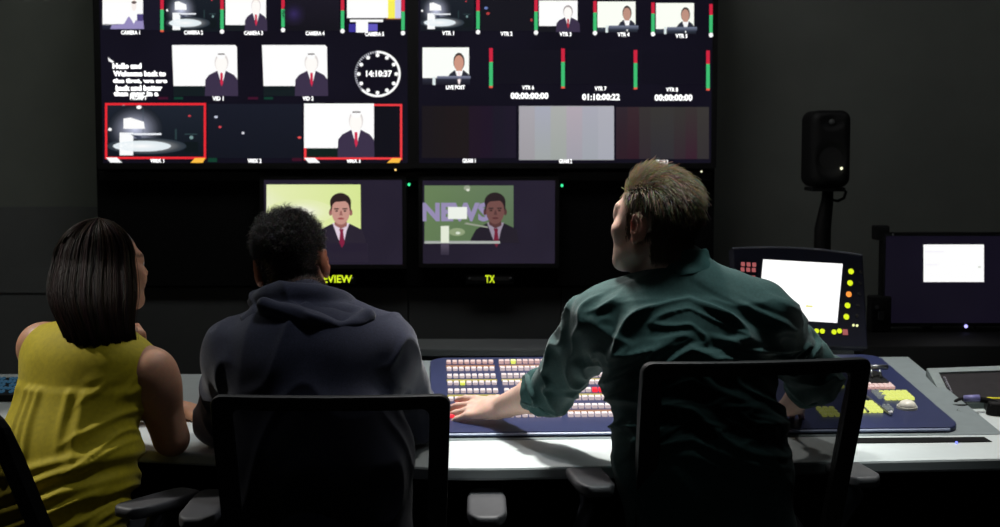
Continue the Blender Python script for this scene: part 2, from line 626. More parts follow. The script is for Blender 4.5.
W = (255, 255, 255)
def meter(parent, x, y0, ym, y1, dot=None, w=3.4, foot=None):
    sh = [rect(x - w / 2, y0, x + w / 2, ym, (205, 35, 62), 2), rect(x - w / 2, ym, x + w / 2, y1, (62, 190, 115), 2)]
    if dot: sh.append(ell(x, dot, 2.2, 2.4, W, 3, 10))
    if foot: sh.append(rect(x - w / 2, y1, x + w / 2, y1 + 2, (230, 90, 70), 2))
    picture('audio_meter', parent, YM, sh)
def cap(parent, text, px, py, h=4.2, width=None):
    words('caption', parent, YM, text, px, py, h, W, width, fat=0.03, strength=1.6)
def studio(x0, y0, x1, y1, s=1.0, dim=(24, 30, 40)):
    """a wide shot of a lit studio set in a dark hall; coordinates as fractions of the tile"""
    w, h = x1 - x0, y1 - y0
    P = lambda u, v: (x0 + u * w, y0 + v * h)
    def R(u0, v0, u1, v1, c, l, bot=None):
        return rect(*P(u0, v0), *P(u1, v1), c, l, bot)
    return [R(0, 0, 1, 1, dim, 1, (14, 20, 28)),
            ell(*P(0.29, 0.46), 0.29 * w, 0.44 * h, (205, 210, 235), 2, 28, rim=(21, 27, 36)),
            ell(*P(0.41, 0.78), 0.41 * w, 0.15 * h, (255, 255, 255), 3, 32, rim=(40, 50, 60)),
            ell(*P(0.36, 0.78), 0.30 * w, 0.10 * h, W, 4, 24, rim=(225, 235, 240)),
            solid([P(0.17, 0.27), P(0.24, 0.25), P(0.38, 0.33), P(0.39, 0.46), P(0.17, 0.46)], W, 4),
            R(0.13, 0.53, 0.27, 0.95, (252, 254, 255), 4),
            R(0.22, 0.54, 0.56, 0.575, (240, 244, 250), 4),
            solid([P(0.24, 0.56), P(0.36, 0.60), P(0.34, 0.67)], (60, 66, 84), 5),
            R(0.37, 0.06, 0.375, 0.7, (70, 84, 96), 3),
            ell(*P(0.33, 0.06), 0.028 * w, 0.035 * h, W, 4, 10), ell(*P(0.03, 0.47), 0.02 * w, 0.03 * h, W, 4, 10), ell(*P(0.17, 0.01), 0.012 * w, 0.02 * h, W, 4, 8),
            ell(*P(0.85, 0.22), 0.016 * w, 0.02 * h, (190, 60, 70), 4, 8), ell(*P(0.87, 0.62), 0.02 * w, 0.035 * h, (120, 150, 150), 4, 8),
            R(0.80, 0.55, 0.93, 0.57, (46, 66, 70), 3), R(0.70, 0.46, 0.72, 0.66, (40, 58, 62), 3), R(0.80, 0.7, 0.94, 0.9, (12, 20, 24), 2)]

# --- left monitor, top row
L = left
picture('video_tile', L, YM, [rect(102.5, -9, 143, 25, W, 1), rect(102.5, 24, 143, 30, (40, 44, 64), 1, (18, 18, 30)), rect(143, -9, 160, 30, (22, 20, 36), 1)]
        + [ell(134, 5, 2.6, 6, (250, 240, 236), 3), ell(134, 2.4, 2.6, 1.5, (105, 90, 90), 4), solid([(110, 29), (112, 25), (124, 24), (128, 17), (131, 16), (137, 21), (138, 16), (143, 18), (144, 29)], (150, 140, 190), 3), solid([(129, 16), (137, 16), (134, 24)], W, 4), rect(137, 14, 143, 21, (80, 70, 125), 4)], 'lit picture of a presenter against white')
cap(L, 'CAMERA 1', 130.5, 32.5, width=19)
meter(L, 162, -9, 9.5, 30, foot=1)
picture('video_tile', L, YM, studio(165.5, -9, 220, 32), 'lit picture of a bright studio set')
cap(L, 'CAMERA 2', 193.5, 32.5, width=19)
meter(L, 222, -9, 9.5, 29, 31.5)
picture('video_tile', L, YM, [rect(225.5, -9, 266, 25, W, 1), rect(225.5, 25, 266, 31, (20, 24, 30), 1)] + presenter(256, -2, 36, bottom=31, w=1.05, hair=(228, 222, 222)), 'lit picture of a presenter in a dark suit')
cap(L, 'CAMERA 3', 253.5, 33, width=19)
meter(L, 283, -9, 9, 27, 30)
picture('video_tile', L, YM, [rect(286, -9, 339, 31, (24, 20, 34), 1, (14, 12, 22)), ell(294, 14, 12, 12, (52, 40, 92), 2, 20, rim=(23, 19, 33))], 'dim picture with a blue glow')
cap(L, 'CAMERA 4', 315, 33.3, width=19)
meter(L, 342.5, -9, 10.5, 29, 31)
picture('video_tile', L, YM, [rect(347, -9, 388, 18, W, 1), rect(388, -9, 395, 18.5, (248, 240, 90), 1), rect(395, -9, 401, 18.5, (205, 205, 240), 1), rect(347, 18, 401, 21, (25, 20, 26), 1), rect(350, 19.5, 383, 22, W, 2), rect(349, 24, 356, 32, (58, 50, 150), 2), rect(356, 22, 368, 32.5, W, 2), rect(368, 24, 377.5, 31, (98, 88, 190), 2), rect(386, 18.5, 401, 19, (210, 120, 60), 2)], 'lit picture of white and coloured test bars')
cap(L, 'CAMERA 5', 374.5, 34, width=19)
meter(L, 403, -9, 11.5, 30, 33)
# second row
mb_t = [('Hello and', 66, 29, 127), ('Welcome back to', 73.6, 53, 139.5), ('the first, we are', 81.2, 55, 140), ('back and better', 88, 47, 139), ('than ever in a', 93.6, 45, 136)]
for s_, y_, w_, x_ in mb_t:
    words('prompter_line', L, YM, s_, x_, y_, 5.6 if 'b' in s_ or 'H' in s_ else 5.2, W, w_, fat=0.055, strength=1.8)
picture('prompter_marker', L, YM, [solid([(108, 57.5), (114, 61.5), (112.5, 63), (108.5, 61)], W, 3)])
cap(L, 'PROMPT', 138.5, 97.8, width=17)
for x0, lx, tx in ((172, 218, 'VID 1'), (262, 308, 'VID 2')):
    picture('video_tile', L, YM, [solid([(x0, 45), (x0 + 63, 45), (x0 + 65, 47), (x0 + 65.5, 86), (x0 + 1.5, 86)], W, 1), rect(x0 + 1.5, 86, x0 + 65.5, 96, (16, 26, 30), 1)] + presenter(x0 + 49.5, 53, 43, bottom=96, w=1.25, sh=0.31, hair=(222, 216, 214)) + [ell(x0 + 49, 56, 4.2, 3, W, 7), rect(x0 + 46, 53.4, x0 + 52.5, 54.8, (110, 104, 104), 8)], 'lit picture of a presenter against white')
    cap(L, tx, lx, 98.5, width=11)
    picture('status_bar', L, YM, [rect(x0 + 2, 97, x0 + 11, 99.5, (14, 58, 44), 2)])
    picture('status_bar', L, YM, [rect(x0 - 14, 97, x0 - 4, 99.5, (62, 14, 40), 2)])
# clock
sh = []
cx, cy, R0 = 377.5, 74, 22.6
for k in range(60):
    a = 2 * PI * k / 60
    if k < 38:
        sh.append(solid([(cx + r * math.sin(a + d), cy - r * math.cos(a + d)) for r, d in ((R0 - 1.8, -0.055), (R0 + 0.6, -0.055), (R0 + 0.6, 0.055), (R0 - 1.8, 0.055))], W, 3))
    else:
        sh.append(solid([(cx + r * math.sin(a + d), cy - r * math.cos(a + d)) for r, d in ((R0 - 1.8, -0.02), (R0 + 0.4, -0.02), (R0 + 0.4, 0.02), (R0 - 1.8, 0.02))], (215, 215, 225), 3))
for k in range(12):
    a = 2 * PI * k / 12
    sh.append(ell(cx + 18.8 * math.sin(a), cy - 18.8 * math.cos(a), 2.0, 2.0, W, 3, 10))
picture('clock_face', L, YM, sh, 'round white ring clock')
words('clock_time', L, YM, '14:10:37', 379, 73.6, 6.4, W, 26, fat=0.03, strength=1.6)
# third row
picture('video_tile', L, YM, studio(107, 104, 204, 158, dim=(28, 34, 46)) , 'lit picture of a bright studio set in a red frame')
def redframe(x0, y0, x1, y1, w=2.2):
    c = (235, 42, 52)
    return [rect(x0, y0, x1, y0 + w, c, 6), rect(x0, y1 - w, x1, y1, c, 6), rect(x0, y0, x0 + w, y1, c, 6), rect(x1 - w, y0, x1, y1, c, 6)]
picture('tally_frame', L, YM, redframe(105, 103, 206, 159), 'red frame')
picture('tally_flag', L, YM, [solid([(106, 157.5), (117, 157.5), (122, 162.6), (110.5, 162.6)], W, 7)])
picture('tally_flag', L, YM, [solid([(195, 158), (205.5, 158), (202.5, 162.8), (190.5, 162.8)], (255, 190, 70), 7)], 'orange flag')
cap(L, 'VMIX 1', 157, 160.6, width=14)
picture('video_tile', L, YM, [rect(207.5, 104, 302, 158, (22, 25, 38), 1, (16, 19, 30)), ell(216, 117, 2, 1.2, (200, 205, 225), 2, 8), ell(220, 127, 1.6, 1.2, (210, 70, 80), 2, 8), ell(243, 133, 1.5, 1.3, (215, 215, 225), 2, 8), ell(299.5, 137.5, 2, 1.2, (225, 80, 80), 2, 8)], 'dim dark blue picture')
picture('status_bar', L, YM, [rect(208, 158, 217, 162, (14, 60, 44), 2)])
picture('status_bar', L, YM, [rect(292, 158, 302, 161, (60, 12, 34), 2)])
cap(L, 'VMIX 2', 254.5, 160.8, width=14)
picture('video_tile', L, YM, [rect(304, 103.5, 374, 148.5, W, 1), rect(304, 148, 374, 158, (12, 30, 26), 1), rect(374, 104, 402, 158, (12, 12, 22), 1)] + presenter(356, 110, 48, bottom=158, w=1.15, sh=0.335, hair=(222, 216, 214)) + [ell(356, 114, 5, 3.4, W, 7), rect(352.5, 111.4, 360.5, 112.8, (110, 104, 104), 8)], 'lit picture of a presenter in a red frame')
picture('tally_frame', L, YM, [rect(374, 104, 402, 106, (240, 60, 66), 6), rect(400, 104, 402.2, 160, (240, 60, 66), 6), rect(304, 148, 306.4, 160, (240, 60, 66), 6), rect(304, 157.4, 402, 159.5, (240, 60, 66), 6)], 'red frame')
picture('tally_flag', L, YM, [solid([(304, 157.8), (315, 157.8), (320, 162.8), (308.5, 162.8)], W, 7)])
picture('tally_flag', L, YM, [solid([(392, 158.2), (401.5, 158.2), (399, 162.8), (387, 162.8)], (255, 190, 70), 7)], 'orange flag')
cap(L, 'VMIX 3', 353.5, 160.8, width=14)
MB().ball(at(395.5, 169.8, YM - 0.006), 0.004, n=8).build('power_light', glow('led_amber', (255, 210, 120), 1.4), L, smooth=True)

# --- right monitor
Rr = right
picture('video_tile', Rr, YM, studio(420.5, -7, 474, 31), 'lit picture of a bright studio set')
cap(Rr, 'VTR 1', 448, 33.2, width=12)
meter(Rr, 478, -6, 11, 29, 32)
picture('video_tile', Rr, YM, [rect(481, -6, 533, 31, (16, 15, 25), 1), ell(486, 8, 1.8, 1.4, (110, 130, 190), 2, 8), ell(488, 13.5, 1.8, 1.4, (180, 60, 60), 2, 8), ell(531.5, 20, 1.2, 1.6, (170, 60, 60), 2, 8)], 'dark picture')
cap(Rr, 'VTR 2', 506.5, 33.8, width=12)
meter(Rr, 536, -6, 11.5, 30, 32.5)
picture('video_tile', Rr, YM, [rect(539, 0.5, 577.5, 26, W, 1), rect(539, 26, 577.5, 32, (18, 18, 26), 1)] + presenter(568, 5, 30, bottom=32, w=1.25, sh=0.32, hair=(160, 150, 150), tie=(190, 40, 60)), 'lit picture of a presenter in a dark suit')
cap(Rr, 'VTR 3', 565.5, 34.2, width=12)
meter(Rr, 595, 1, 12.5, 31, 33)
for x0, y0, tx, lx in ((597.5, 1.5, 'VTR 4', 623.5), (656, 3, 'VTR 5', 681.5)):
    picture('video_tile', Rr, YM, [rect(x0, y0, x0 + 38, y0 + 26, (252, 255, 246), 1), rect(x0, y0 + 26, x0 + 40, y0 + 31, (62, 70, 84), 1, (20, 20, 30)), rect(x0 + 8, y0 + 24, x0 + 10.5, y0 + 31, (225, 235, 235), 2)] + presenter(x0 + 29.5, y0 + 4, 34, suit=(42, 44, 58), skin=(190, 145, 128), hair=(58, 48, 46), bottom=y0 + 25, tie=(250, 250, 250), w=1.05, sh=0.27) + [rect(x0 + 11, y0 + 24, x0 + 41, y0 + 28, (120, 128, 150), 8, (45, 50, 66))], 'lit picture of a presenter behind a desk')
    cap(Rr, tx, lx, y0 + 33, width=12)
meter(Rr, 653, 2.5, 13.5, 32, 34)
meter(Rr, 711, 4, 15, 32.5, 35)
picture('video_tile', Rr, YM, [rect(422.5, 47.5, 469, 78, (252, 255, 250), 1), rect(422.5, 78, 470, 85, (46, 48, 62), 1, (18, 16, 28)), rect(432.5, 77, 435.5, 85, (225, 235, 235), 2)] + presenter(459, 52.5, 42, suit=(40, 42, 54), skin=(205, 150, 130), hair=(58, 48, 46), bottom=77, tie=(250, 235, 235), w=1.05, sh=0.28) + [rect(437, 76, 470.5, 79, (130, 135, 160), 8, (70, 74, 92))], 'lit picture of a presenter behind a desk')
cap(Rr, 'LIVE POST', 455.5, 87.3, width=19)
for x, y0, ym, y1 in ((491, 48, 62, 86), (563, 48.5, 62, 86.5), (635.5, 50, 63, 87.5), (708, 50.5, 64, 88.5)):
    meter(Rr, x, y0, ym, y1, w=3.6, foot=1)
for tx, x, y, tc, x2, y2 in (('VTR 6', 528, 87.6, '00:00:00:00', 529.5, 95.8), ('VTR 7', 600.5, 88.6, '01:10:00:22', 601, 97), ('VTR 8', 672, 89.6, '00:00:00:00', 673.5, 97.6)):
    cap(Rr, tx, x, y, width=12)
    words('timecode', Rr, YM, tc, x2, y2, 6.6, W, 38, fat=0.035, strength=1.6)
for x0, x1 in ((495, 560), (567, 632), (640, 704)):
    picture('video_tile', Rr, YM, [rect(x0, 50, x1, 84, (13, 11, 24), 1)], 'black picture')
picture('video_tile', Rr, YM, [rect(422, 106, 516, 158, (24, 19, 24), 1, (26, 17, 24))] + [rect(422 + 11.75 * k, 106, 422 + 11.75 * (k + 1), 158, c, 2) for k, c in enumerate([(24, 19, 24), (25, 20, 23), (27, 20, 23), (27, 21, 23), (30, 18, 34), (29, 17, 36), (25, 21, 36), (27, 21, 38)])], 'dim brown picture')
cap(Rr, 'GRAM 1', 469, 160.7, width=13)
picture('video_tile', Rr, YM, [rect(519, 106, 614, 160, (168, 167, 174), 1, (158, 160, 164))] + [rect(519 + 15.83 * k, 106.5, 519 + 15.83 * (k + 1), 159.5, c, 2, d) for k, (c, d) in enumerate([((168, 165, 172), (158, 155, 160)), ((166, 168, 182), (160, 165, 165)), ((170, 172, 170), (158, 164, 160)), ((176, 166, 176), (160, 158, 168)), ((168, 168, 180), (160, 164, 172)), ((172, 172, 182), (166, 168, 178))])], 'plain light grey picture')
cap(Rr, 'GRAM 2', 565.5, 161.2, width=13)
picture('video_tile', Rr, YM, [rect(616, 107, 709, 159, (50, 44, 48), 1, (50, 40, 46))] + [rect(616 + 11.6 * k, 107, 616 + 11.6 * (k + 1), 159, c, 2, d) for k, (c, d) in enumerate([((46, 36, 44), (44, 26, 36)), ((54, 38, 44), (46, 24, 36)), ((52, 48, 48), (48, 40, 46)), ((54, 52, 50), (46, 44, 50)), ((54, 52, 51), (47, 45, 50)), ((52, 50, 48), (50, 38, 46)), ((54, 48, 48), (54, 30, 44)), ((56, 53, 51), (50, 46, 48))])], 'dim brown picture')
cap(Rr, 'GRAM 3', 661.5, 162, width=13)
MB().ball(at(701.5, 171.5, YM - 0.006), 0.0035, n=8).build('power_light', glow('led_pale', (255, 250, 210), 1.3), Rr, smooth=True)

# --- the two lower monitors
YL = 5.325
prev = wall_display('output_monitor', 265, 180, 402, 264.5, YL, 0.045, 0.016, 'small monitor with a bright pale green newsreader picture above the PREVIEW sign', M_scr_purple)
txm = wall_display('output_monitor.001', 423, 180.5, 555, 263.5, YL, 0.045, 0.016, 'small monitor with a dim green NEWS picture above the TX sign', M_scr_purple)
G1, G2 = (232, 238, 190), (214, 226, 150)
sh = [([(266.5, 184.5), (360.5, 184.5), (361, 243), (266.5, 243)], [(228, 236, 180), (214, 230, 148), (216, 230, 150), (240, 240, 232)], 1),
      ell(300, 212, 34, 13, (252, 246, 250), 2, 24, rim=(226, 235, 176))]
def big_presenter(cx, top, b, suit, skin, skin_d, hair, shirt, tie, lips, tone=1.0, S=27):
    H = 62.0
    o = [solid([(cx - S, b), (cx - S + 1, top + 46), (cx - S + 6, top + 37), (cx - 9, top + 31), (cx + 10, top + 31), (cx + 22, top + 37), (cx + S - 2, top + 46), (cx + S, b)], suit, 3),
         solid([(cx - 8, top + 30), (cx + 9, top + 30), (cx + 6, top + 38), (cx + 4, top + 47), (cx + 1, top + 53), (cx - 3, top + 44)], shirt, 4),
         solid([(cx - 1.6, top + 36), (cx + 3.4, top + 36), (cx + 2.6, top + 39), (cx + 4.2, top + 50), (cx + 1.4, top + 55), (cx - 1.4, top + 49), (cx - 0.4, top + 39)], tie, 5),
         solid([(cx - 5.5, top + 24), (cx + 6, top + 24), (cx + 6.5, top + 33), (cx + 0.5, top + 36), (cx - 6, top + 32)], skin_d, 5),
         ell(cx - 10.0, top + 19.5, 1.6, 3.4, skin_d, 4, 10), ell(cx + 10.4, top + 19.5, 1.6, 3.4, skin_d, 4, 10),
         ell(cx, top + 9.5, 10.6, 9.6, hair, 5, 24),
         solid([(cx - 10, top + 8), (cx + 10.4, top + 8), (cx + 10.4, top + 18), (cx - 10, top + 18)], hair, 5),
         ell(cx + 0.2, top + 18.4, 9.1, 13.2, skin, 6, 28),
         solid([(cx - 9, top + 12.5), (cx - 8, top + 5), (cx + 6, top + 4.4), (cx + 9.4, top + 12.5), (cx + 5, top + 8.2), (cx - 5, top + 9)], hair, 7),
         rect(cx - 6.4, top + 15.2, cx - 1.6, top + 16.4, hair, 7), rect(cx + 2, top + 15.2, cx + 6.8, top + 16.4, hair, 7),
         ell(cx - 3.9, top + 18, 1.6, 0.8, (40, 26, 26), 7, 8), ell(cx + 4.4, top + 18, 1.6, 0.8, (40, 26, 26), 7, 8),
         solid([(cx - 0.2, top + 18), (cx + 1.2, top + 18), (cx + 2.2, top + 22.4), (cx - 1.2, top + 22.4)], skin_d, 7),
         ell(cx + 0.4, top + 25.6, 3.4, 1.0, lips, 7, 10)]
    return o
sh += big_presenter(340.5, 193, 252, (40, 34, 48), (196, 146, 134), (150, 98, 92), (44, 32, 32), (222, 206, 220), (128, 30, 62), (150, 70, 74))
sh += [rect(313, 243, 368, 262, (38, 32, 48), 3)]
picture('video_tile', prev, YL, sh, 'bright picture of a newsreader in a dark suit before pale green')
sh = [([(424.5, 185.5), (513.5, 185.5), (513.5, 242.5), (424.5, 242.5)], [(104, 128, 88), (98, 118, 92), (86, 108, 78), (98, 122, 84)], 1)]
sh += big_presenter(495, 192.5, 243, (34, 29, 40), (112, 76, 72), (84, 54, 54), (40, 30, 34), (150, 140, 156), (112, 28, 52), (84, 46, 48), S=25)
sh += [rect(448, 207, 467, 219, (236, 240, 232), 8), rect(440.8, 226, 449, 243, (226, 232, 214), 8), rect(440.8, 243, 449, 255, (84, 76, 92), 8, (46, 40, 56)), rect(424.5, 241, 500, 243.6, (168, 172, 168), 7),
       ell(457, 232, 8, 4, (142, 158, 122), 8, 16), ell(458, 233, 2.4, 1.4, (214, 224, 206), 9, 10), ell(467, 188, 3.4, 2.6, (150, 160, 138), 8, 12), ell(468, 190, 1.8, 1.4, (216, 220, 204), 9, 8), solid([(464, 224), (488, 228), (488, 226.6), (466, 222.5)], (150, 156, 140), 8)]
picture('video_tile', txm, YL, sh, 'dim picture of a newsreader on a green news set')
words('backdrop_lettering', txm, YL, 'NEWS', 456, 212, 19, (148, 138, 176), 68, strength=1.0, fat=0.045, layer=2, label='lavender letters on the green backdrop')
for nm, tx, cx, w, lab in (('tally_sign', 'PREVIEW', 332, 40, 'black tally sign glowing PREVIEW in yellow-green letters'), ('tally_sign.001', 'TX', 490, 9.5, 'black tally sign glowing TX in yellow-green letters')):
    c = at(cx, 279, YR)
    t = thing(nm, (c.x, YR, c.z - 0.02), lab, 'sign')
    a, b = at(cx - 24, 284, YR - 0.02), at(cx + 24, 274, YR - 0.02)
    MB().box((c.x, YR - 0.002, c.z), (b.x - a.x, 0.036, b.z - a.z), bev=0.003).build('housing', M_blackm, t)
    words('lettering', t, YR - 0.0195, tx, cx, 279, 7.6, (206, 230, 36), w, strength=1.25, fat=0.018)
    a, b = at(cx - 21, 280.4, YR - 0.02), at(cx + 21, 276.8, YR - 0.02)
    MB().box(((a.x + b.x) / 2, YR - 0.0200, (a.z + b.z) / 2), (b.x - a.x, 0.001, b.z - a.z)).build('window', mat('sign_window', (40, 40, 40), 0.3), t)
    for ex in (-20.5, 20.5):
        e = at(cx + ex, 278.6, YR - 0.022)
        MB().ball(e, 0.0055, n=8).build('screw', M_steel, t, smooth=True)
# ================================================================== the desk
M_desk = mat('pale_grey_laminate', (196, 204, 204), 0.5, var=0.03, scale=25)
M_desk_dark = mat('desk_carcass_black', (14, 14, 15), 0.7, var=0.1, scale=40, spec=0.2)
M_shelf = mat('dark_grey_shelf', (74, 78, 80), 0.6, var=0.08, scale=20)
ZD = 0.77
front = [on(px, py, ZD) for px, py in ((-330, 441), (-120, 443), (60, 447), (230, 455), (360, 463), (450, 467.5), (560, 466.5), (700, 464), (860, 461), (1000, 458), (1200, 454), (1330, 452))]
xl, xr = front[0].x, front[-1].x
YB = 4.35
def spline(pts, n=6):
    out = []
    for i in range(len(pts) - 1):
        p0, p1, p2, p3 = pts[max(i - 1, 0)], pts[i], pts[i + 1], pts[min(i + 2, len(pts) - 1)]
        for k in range(n):
            t = k / n
            out.append(0.5 * ((2 * p1) + (p2 - p0) * t + (2 * p0 - 5 * p1 + 4 * p2 - p3) * t * t + (3 * p1 - p0 - 3 * p2 + p3) * t ** 3))
    return out + [pts[-1]]
fr = spline(front)
desk = thing('control_desk', (0.2, 3.9, 0), 'long curved control desk with a pale grey worktop in front of the three seated people', 'desk')
poly = [Vector((p.x, p.y, ZD - 0.03)) for p in fr] + [Vector((xr, YB, ZD - 0.03)), Vector((xl, YB, ZD - 0.03))]
MB().prism(poly, (0, 0, 0.03), bev=0.006, seg=2).build('worktop', M_desk, desk)
poly = [Vector((p.x, p.y + 0.30, 0.0)) for p in fr] + [Vector((xr, YB - 0.02, 0)), Vector((xl, YB - 0.02, 0))]
pan = [Vector((p.x, p.y + 0.42, 0.0)) for p in fr[::3]]
pan2 = [p + Vector((0, 0.025, 0)) for p in reversed(pan)]
MB().prism(pan + pan2, (0, 0, ZD - 0.031)).build('modesty_panel', M_desk_dark, desk)
for x in (xl + 0.04, -0.30, 1.42, xr - 0.04):
    yf = min(p.y for p in fr if abs(p.x - x) < 0.35) + 0.18
    MB().box((x, (yf + YB) / 2, (ZD - 0.031) / 2), (0.05, YB - yf - 0.05, ZD - 0.031), bev=0.004).build('side_panel', M_desk_dark, desk)
# raised shelf behind the console
sx0, sx1 = -0.50, xr
MB().box(((sx0 + 1.10) / 2, 4.46, 0.415), (1.10 - sx0, 0.16, 0.83), bev=0.004).build('rear_cabinet', M_desk_dark, desk)
MB().box(((sx0 + 1.10) / 2, 4.43, 0.843), (1.10 - sx0, 0.24, 0.022), bev=0.005).build('shelf', M_shelf, desk)
MB().box(((1.102 + sx1) / 2, 4.62, 0.427), (sx1 - 1.102, 0.48, 0.854), bev=0.005).build('rear_cabinet', M_desk_dark, desk)
# a dark cable slot along the front of the worktop, right of the console
ys = on(850, 440.5, ZD)
ye = on(995, 438.5, ZD)
def slotpoly(pp):
    return [on(px, py, ZD + 0.0008) for px, py in pp]
MB().prism(slotpoly([(846, 443.5), (992, 442), (984, 437.3), (846, 438.2)]), (0, 0, 0.0012)).build('cable_slot', M_blackm, desk)
MB().ball(on(956.5, 442.6, ZD + 0.003), 0.0035, n=8).build('indicator_light', glow('led_blue', (120, 130, 255), 1.8), desk, smooth=True)

# ================================================================== vision mixer
PSI = math.radians(3.0)
c0 = on(431, 432.5, 0.785)
mixer = thing('vision_mixer', (c0.x, c0.y, ZD), 'wide navy mixing console packed with rows of lit square buttons on the control desk', 'mixing console', rz=PSI)
LM = Matrix.Translation(c0) @ Matrix.Rotation(PSI, 4, 'Z')
LMi = LM.inverted()
WID, DEP, RISE = 1.315, 0.66, 0.085
SL = math.atan2(RISE, DEP)
SLEN = math.hypot(DEP, RISE)
zb = c0.z - ZD
def pn(u, s, w=0.0):
    """panel place (u along, s up the slope, w above it) in the console's own frame"""
    return Vector((u, s * math.cos(SL) - w * math.sin(SL), zb + s * math.sin(SL) + w * math.cos(SL)))
PN = (LM.to_3x3() @ Vector((0, -math.sin(SL), math.cos(SL)))).normalized()
def pan_at(px, py):
    """(u, s) of the place on the panel seen at that place of the photograph"""
    d = ray(px, py)
    o = Vector((0, 0, CAM_H))
    t = (c0 - o).dot(PN) / d.dot(PN)
    q = LMi @ (o + d * t)
    return q.x, q.y / math.cos(SL)
M_navy = mat('navy_console_panel', (36, 44, 82), 0.42, var=0.06, scale=30)
M_body = mat('grey_console_base', (120, 130, 132), 0.55, var=0.05, scale=30)
M_key_w = glow('key_white', (236, 214, 214), 0.55)
M_key_p = glow('key_pink', (228, 176, 168), 0.55)
M_key_y = glow('key_yellow', (226, 236, 60), 0.95)
M_key_r = glow('key_red', (255, 40, 60), 1.1)
M_strip_o = glow('name_strip_orange', (222, 150, 100), 0.55)
M_strip_y = glow('name_strip_yellow', (222, 205, 90), 0.6)
for m in (M_key_w, M_key_p, M_key_y):
    m.node_tree.nodes['Principled BSDF'].inputs['Base Color'].default_value = (0.45, 0.42, 0.42, 1)
# base: grey surround with a bigger footprint
def wedge(u0, u1, s0, s1, w0, w1, name, m, r=0.03, bev=0.004):
    pts = rrect(u1 - u0, s1 - s0, r, 6, (u0 + u1) / 2, (s0 + s1) / 2)
    mb = MB()
    A = [mb.bm.verts.new(pn(u, s, w1)) for u, s in pts]
    B = [mb.bm.verts.new(pn(u, s, w0)) for u, s in pts]
    n = len(pts)
    top = mb.bm.faces.new(A); mb.bm.faces.new(list(reversed(B)))
    for i in range(n):
        mb.bm.faces.new((B[i], B[(i + 1) % n], A[(i + 1) % n], A[i]))
    if bev:
        bmesh.ops.bevel(mb.bm, geom=list(top.edges), offset=bev, segments=2, affect='EDGES', profile=0.5)
    return mb.build(name, m, mixer, local=True)
mb = MB()
u0, u1, s0, s1 = -0.05, WID + 0.10, -0.03, SLEN + 0.02
q = [pn(u0, s0, -0.014), pn(u1, s0, -0.014), pn(u1, s1, -0.014), pn(u0, s1, -0.014)]
vt = [mb.bm.verts.new(p) for p in q]
vb = [mb.bm.verts.new((p.x, p.y, 0.0012)) for p in q]
mb.bm.faces.new(vt); mb.bm.faces.new(list(reversed(vb)))
for i in range(4):
    mb.bm.faces.new((vb[i], vb[(i + 1) % 4], vt[(i + 1) % 4], vt[i]))
mb.build('base', M_body, mixer, local=True)
wedge(0, WID, 0, SLEN, -0.0135, 0.0, 'panel', M_navy, 0.04)
mb = MB(); mb.tube([pn(0.03 + (WID - 0.06) * k / 12, -0.002, -0.006) for k in range(13)], 0.004, 6)
mb.build('front_trim', mat('pale_blue_trim', (150, 160, 190), 0.3, var=0.05), mixer, local=True)
# --- buttons
def key_mesh(w, d, h, m):
    mb = MB().box((0, 0, h / 2), (w, d, h), bev=min(w, d) * 0.16)
    me = bpy.data.meshes.new('key'); mb.bm.to_mesh(me); mb.bm.free()
    me.materials.append(m)
    return me
RS = Matrix.Rotation(SL, 4, 'X')
KM = {k: key_mesh(0.0135, 0.018, 0.009, m) for k, m in (('w', M_key_w), ('p', M_key_p), ('y', M_key_y), ('r', M_key_r))}
def place_key(me, u, s, name='button'):
    o = bpy.data.objects.new(name, me)
    COL.objects.link(o)
    o.parent = mixer
    o.location = pn(u, s, 0.0)
    o.rotation_euler = (SL, 0, 0)
    return o
rows_py = [363.3, 370.2, 377.4, 384.4, 392.3, 400.2, 408.6, 417.0]
ROWS = [pan_at(470, y)[1] for y in rows_py]
U0 = pan_at(449.5, 377)[0]
PIT = 0.0172
keys = []
for g in range(5):
    for c in range(8):
        for r in range(8):
            u = U0 + g * (8 * PIT + 0.0125) + c * PIT
            keys.append((u, ROWS[r], g, c, r))
SPECIAL = {(0, 2, 3): 'y', (0, 4, 5): 'y', (1, 2, 0): 'y', (1, 1, 4): 'w', (2, 5, 4): 'r', (2, 6, 4): 'r', (0, 0, 6): 'r', (0, 1, 6): 'r', (0, 0, 7): 'r', (0, 1, 7): 'r'}
def keytype(g, c, r):
    return SPECIAL.get((g, c, r), 'p' if r == 0 else 'w')
# the hundred that show largest stand alone, the rest are one mass
shown = sorted([k for k in keys if k[2] < 3], key=lambda k: (k[4] < 6 and k[2] > 1, k[2], -k[4]))[:96]
shs = {(k[2], k[3], k[4]) for k in shown}
rest = {t: MB() for t in 'wpyr'}
mrest = MB()
fmat = []
def add_mass(mb, u, s, w, d, h, idx):
    n0 = len(mb.bm.faces)
    mb.box(pn(u, s, h / 2), (w, d, h), rot=RS.to_3x3())
    mb.bm.faces.ensure_lookup_table()
    for f in mb.bm.faces[n0:]:
        f.material_index = idx
IDX = {'w': 0, 'p': 1, 'y': 2, 'r': 3}
for u, s, g, c, r in keys:
    t = keytype(g, c, r)
    if (g, c, r) in shs:
        place_key(KM[t], u, s)
    else:
        add_mass(mrest, u, s, 0.0135, 0.018, 0.009, IDX[t])
o = mrest.build('button_bank', [M_key_w, M_key_p, M_key_y, M_key_r], mixer, local=True)
o['kind'] = 'stuff'
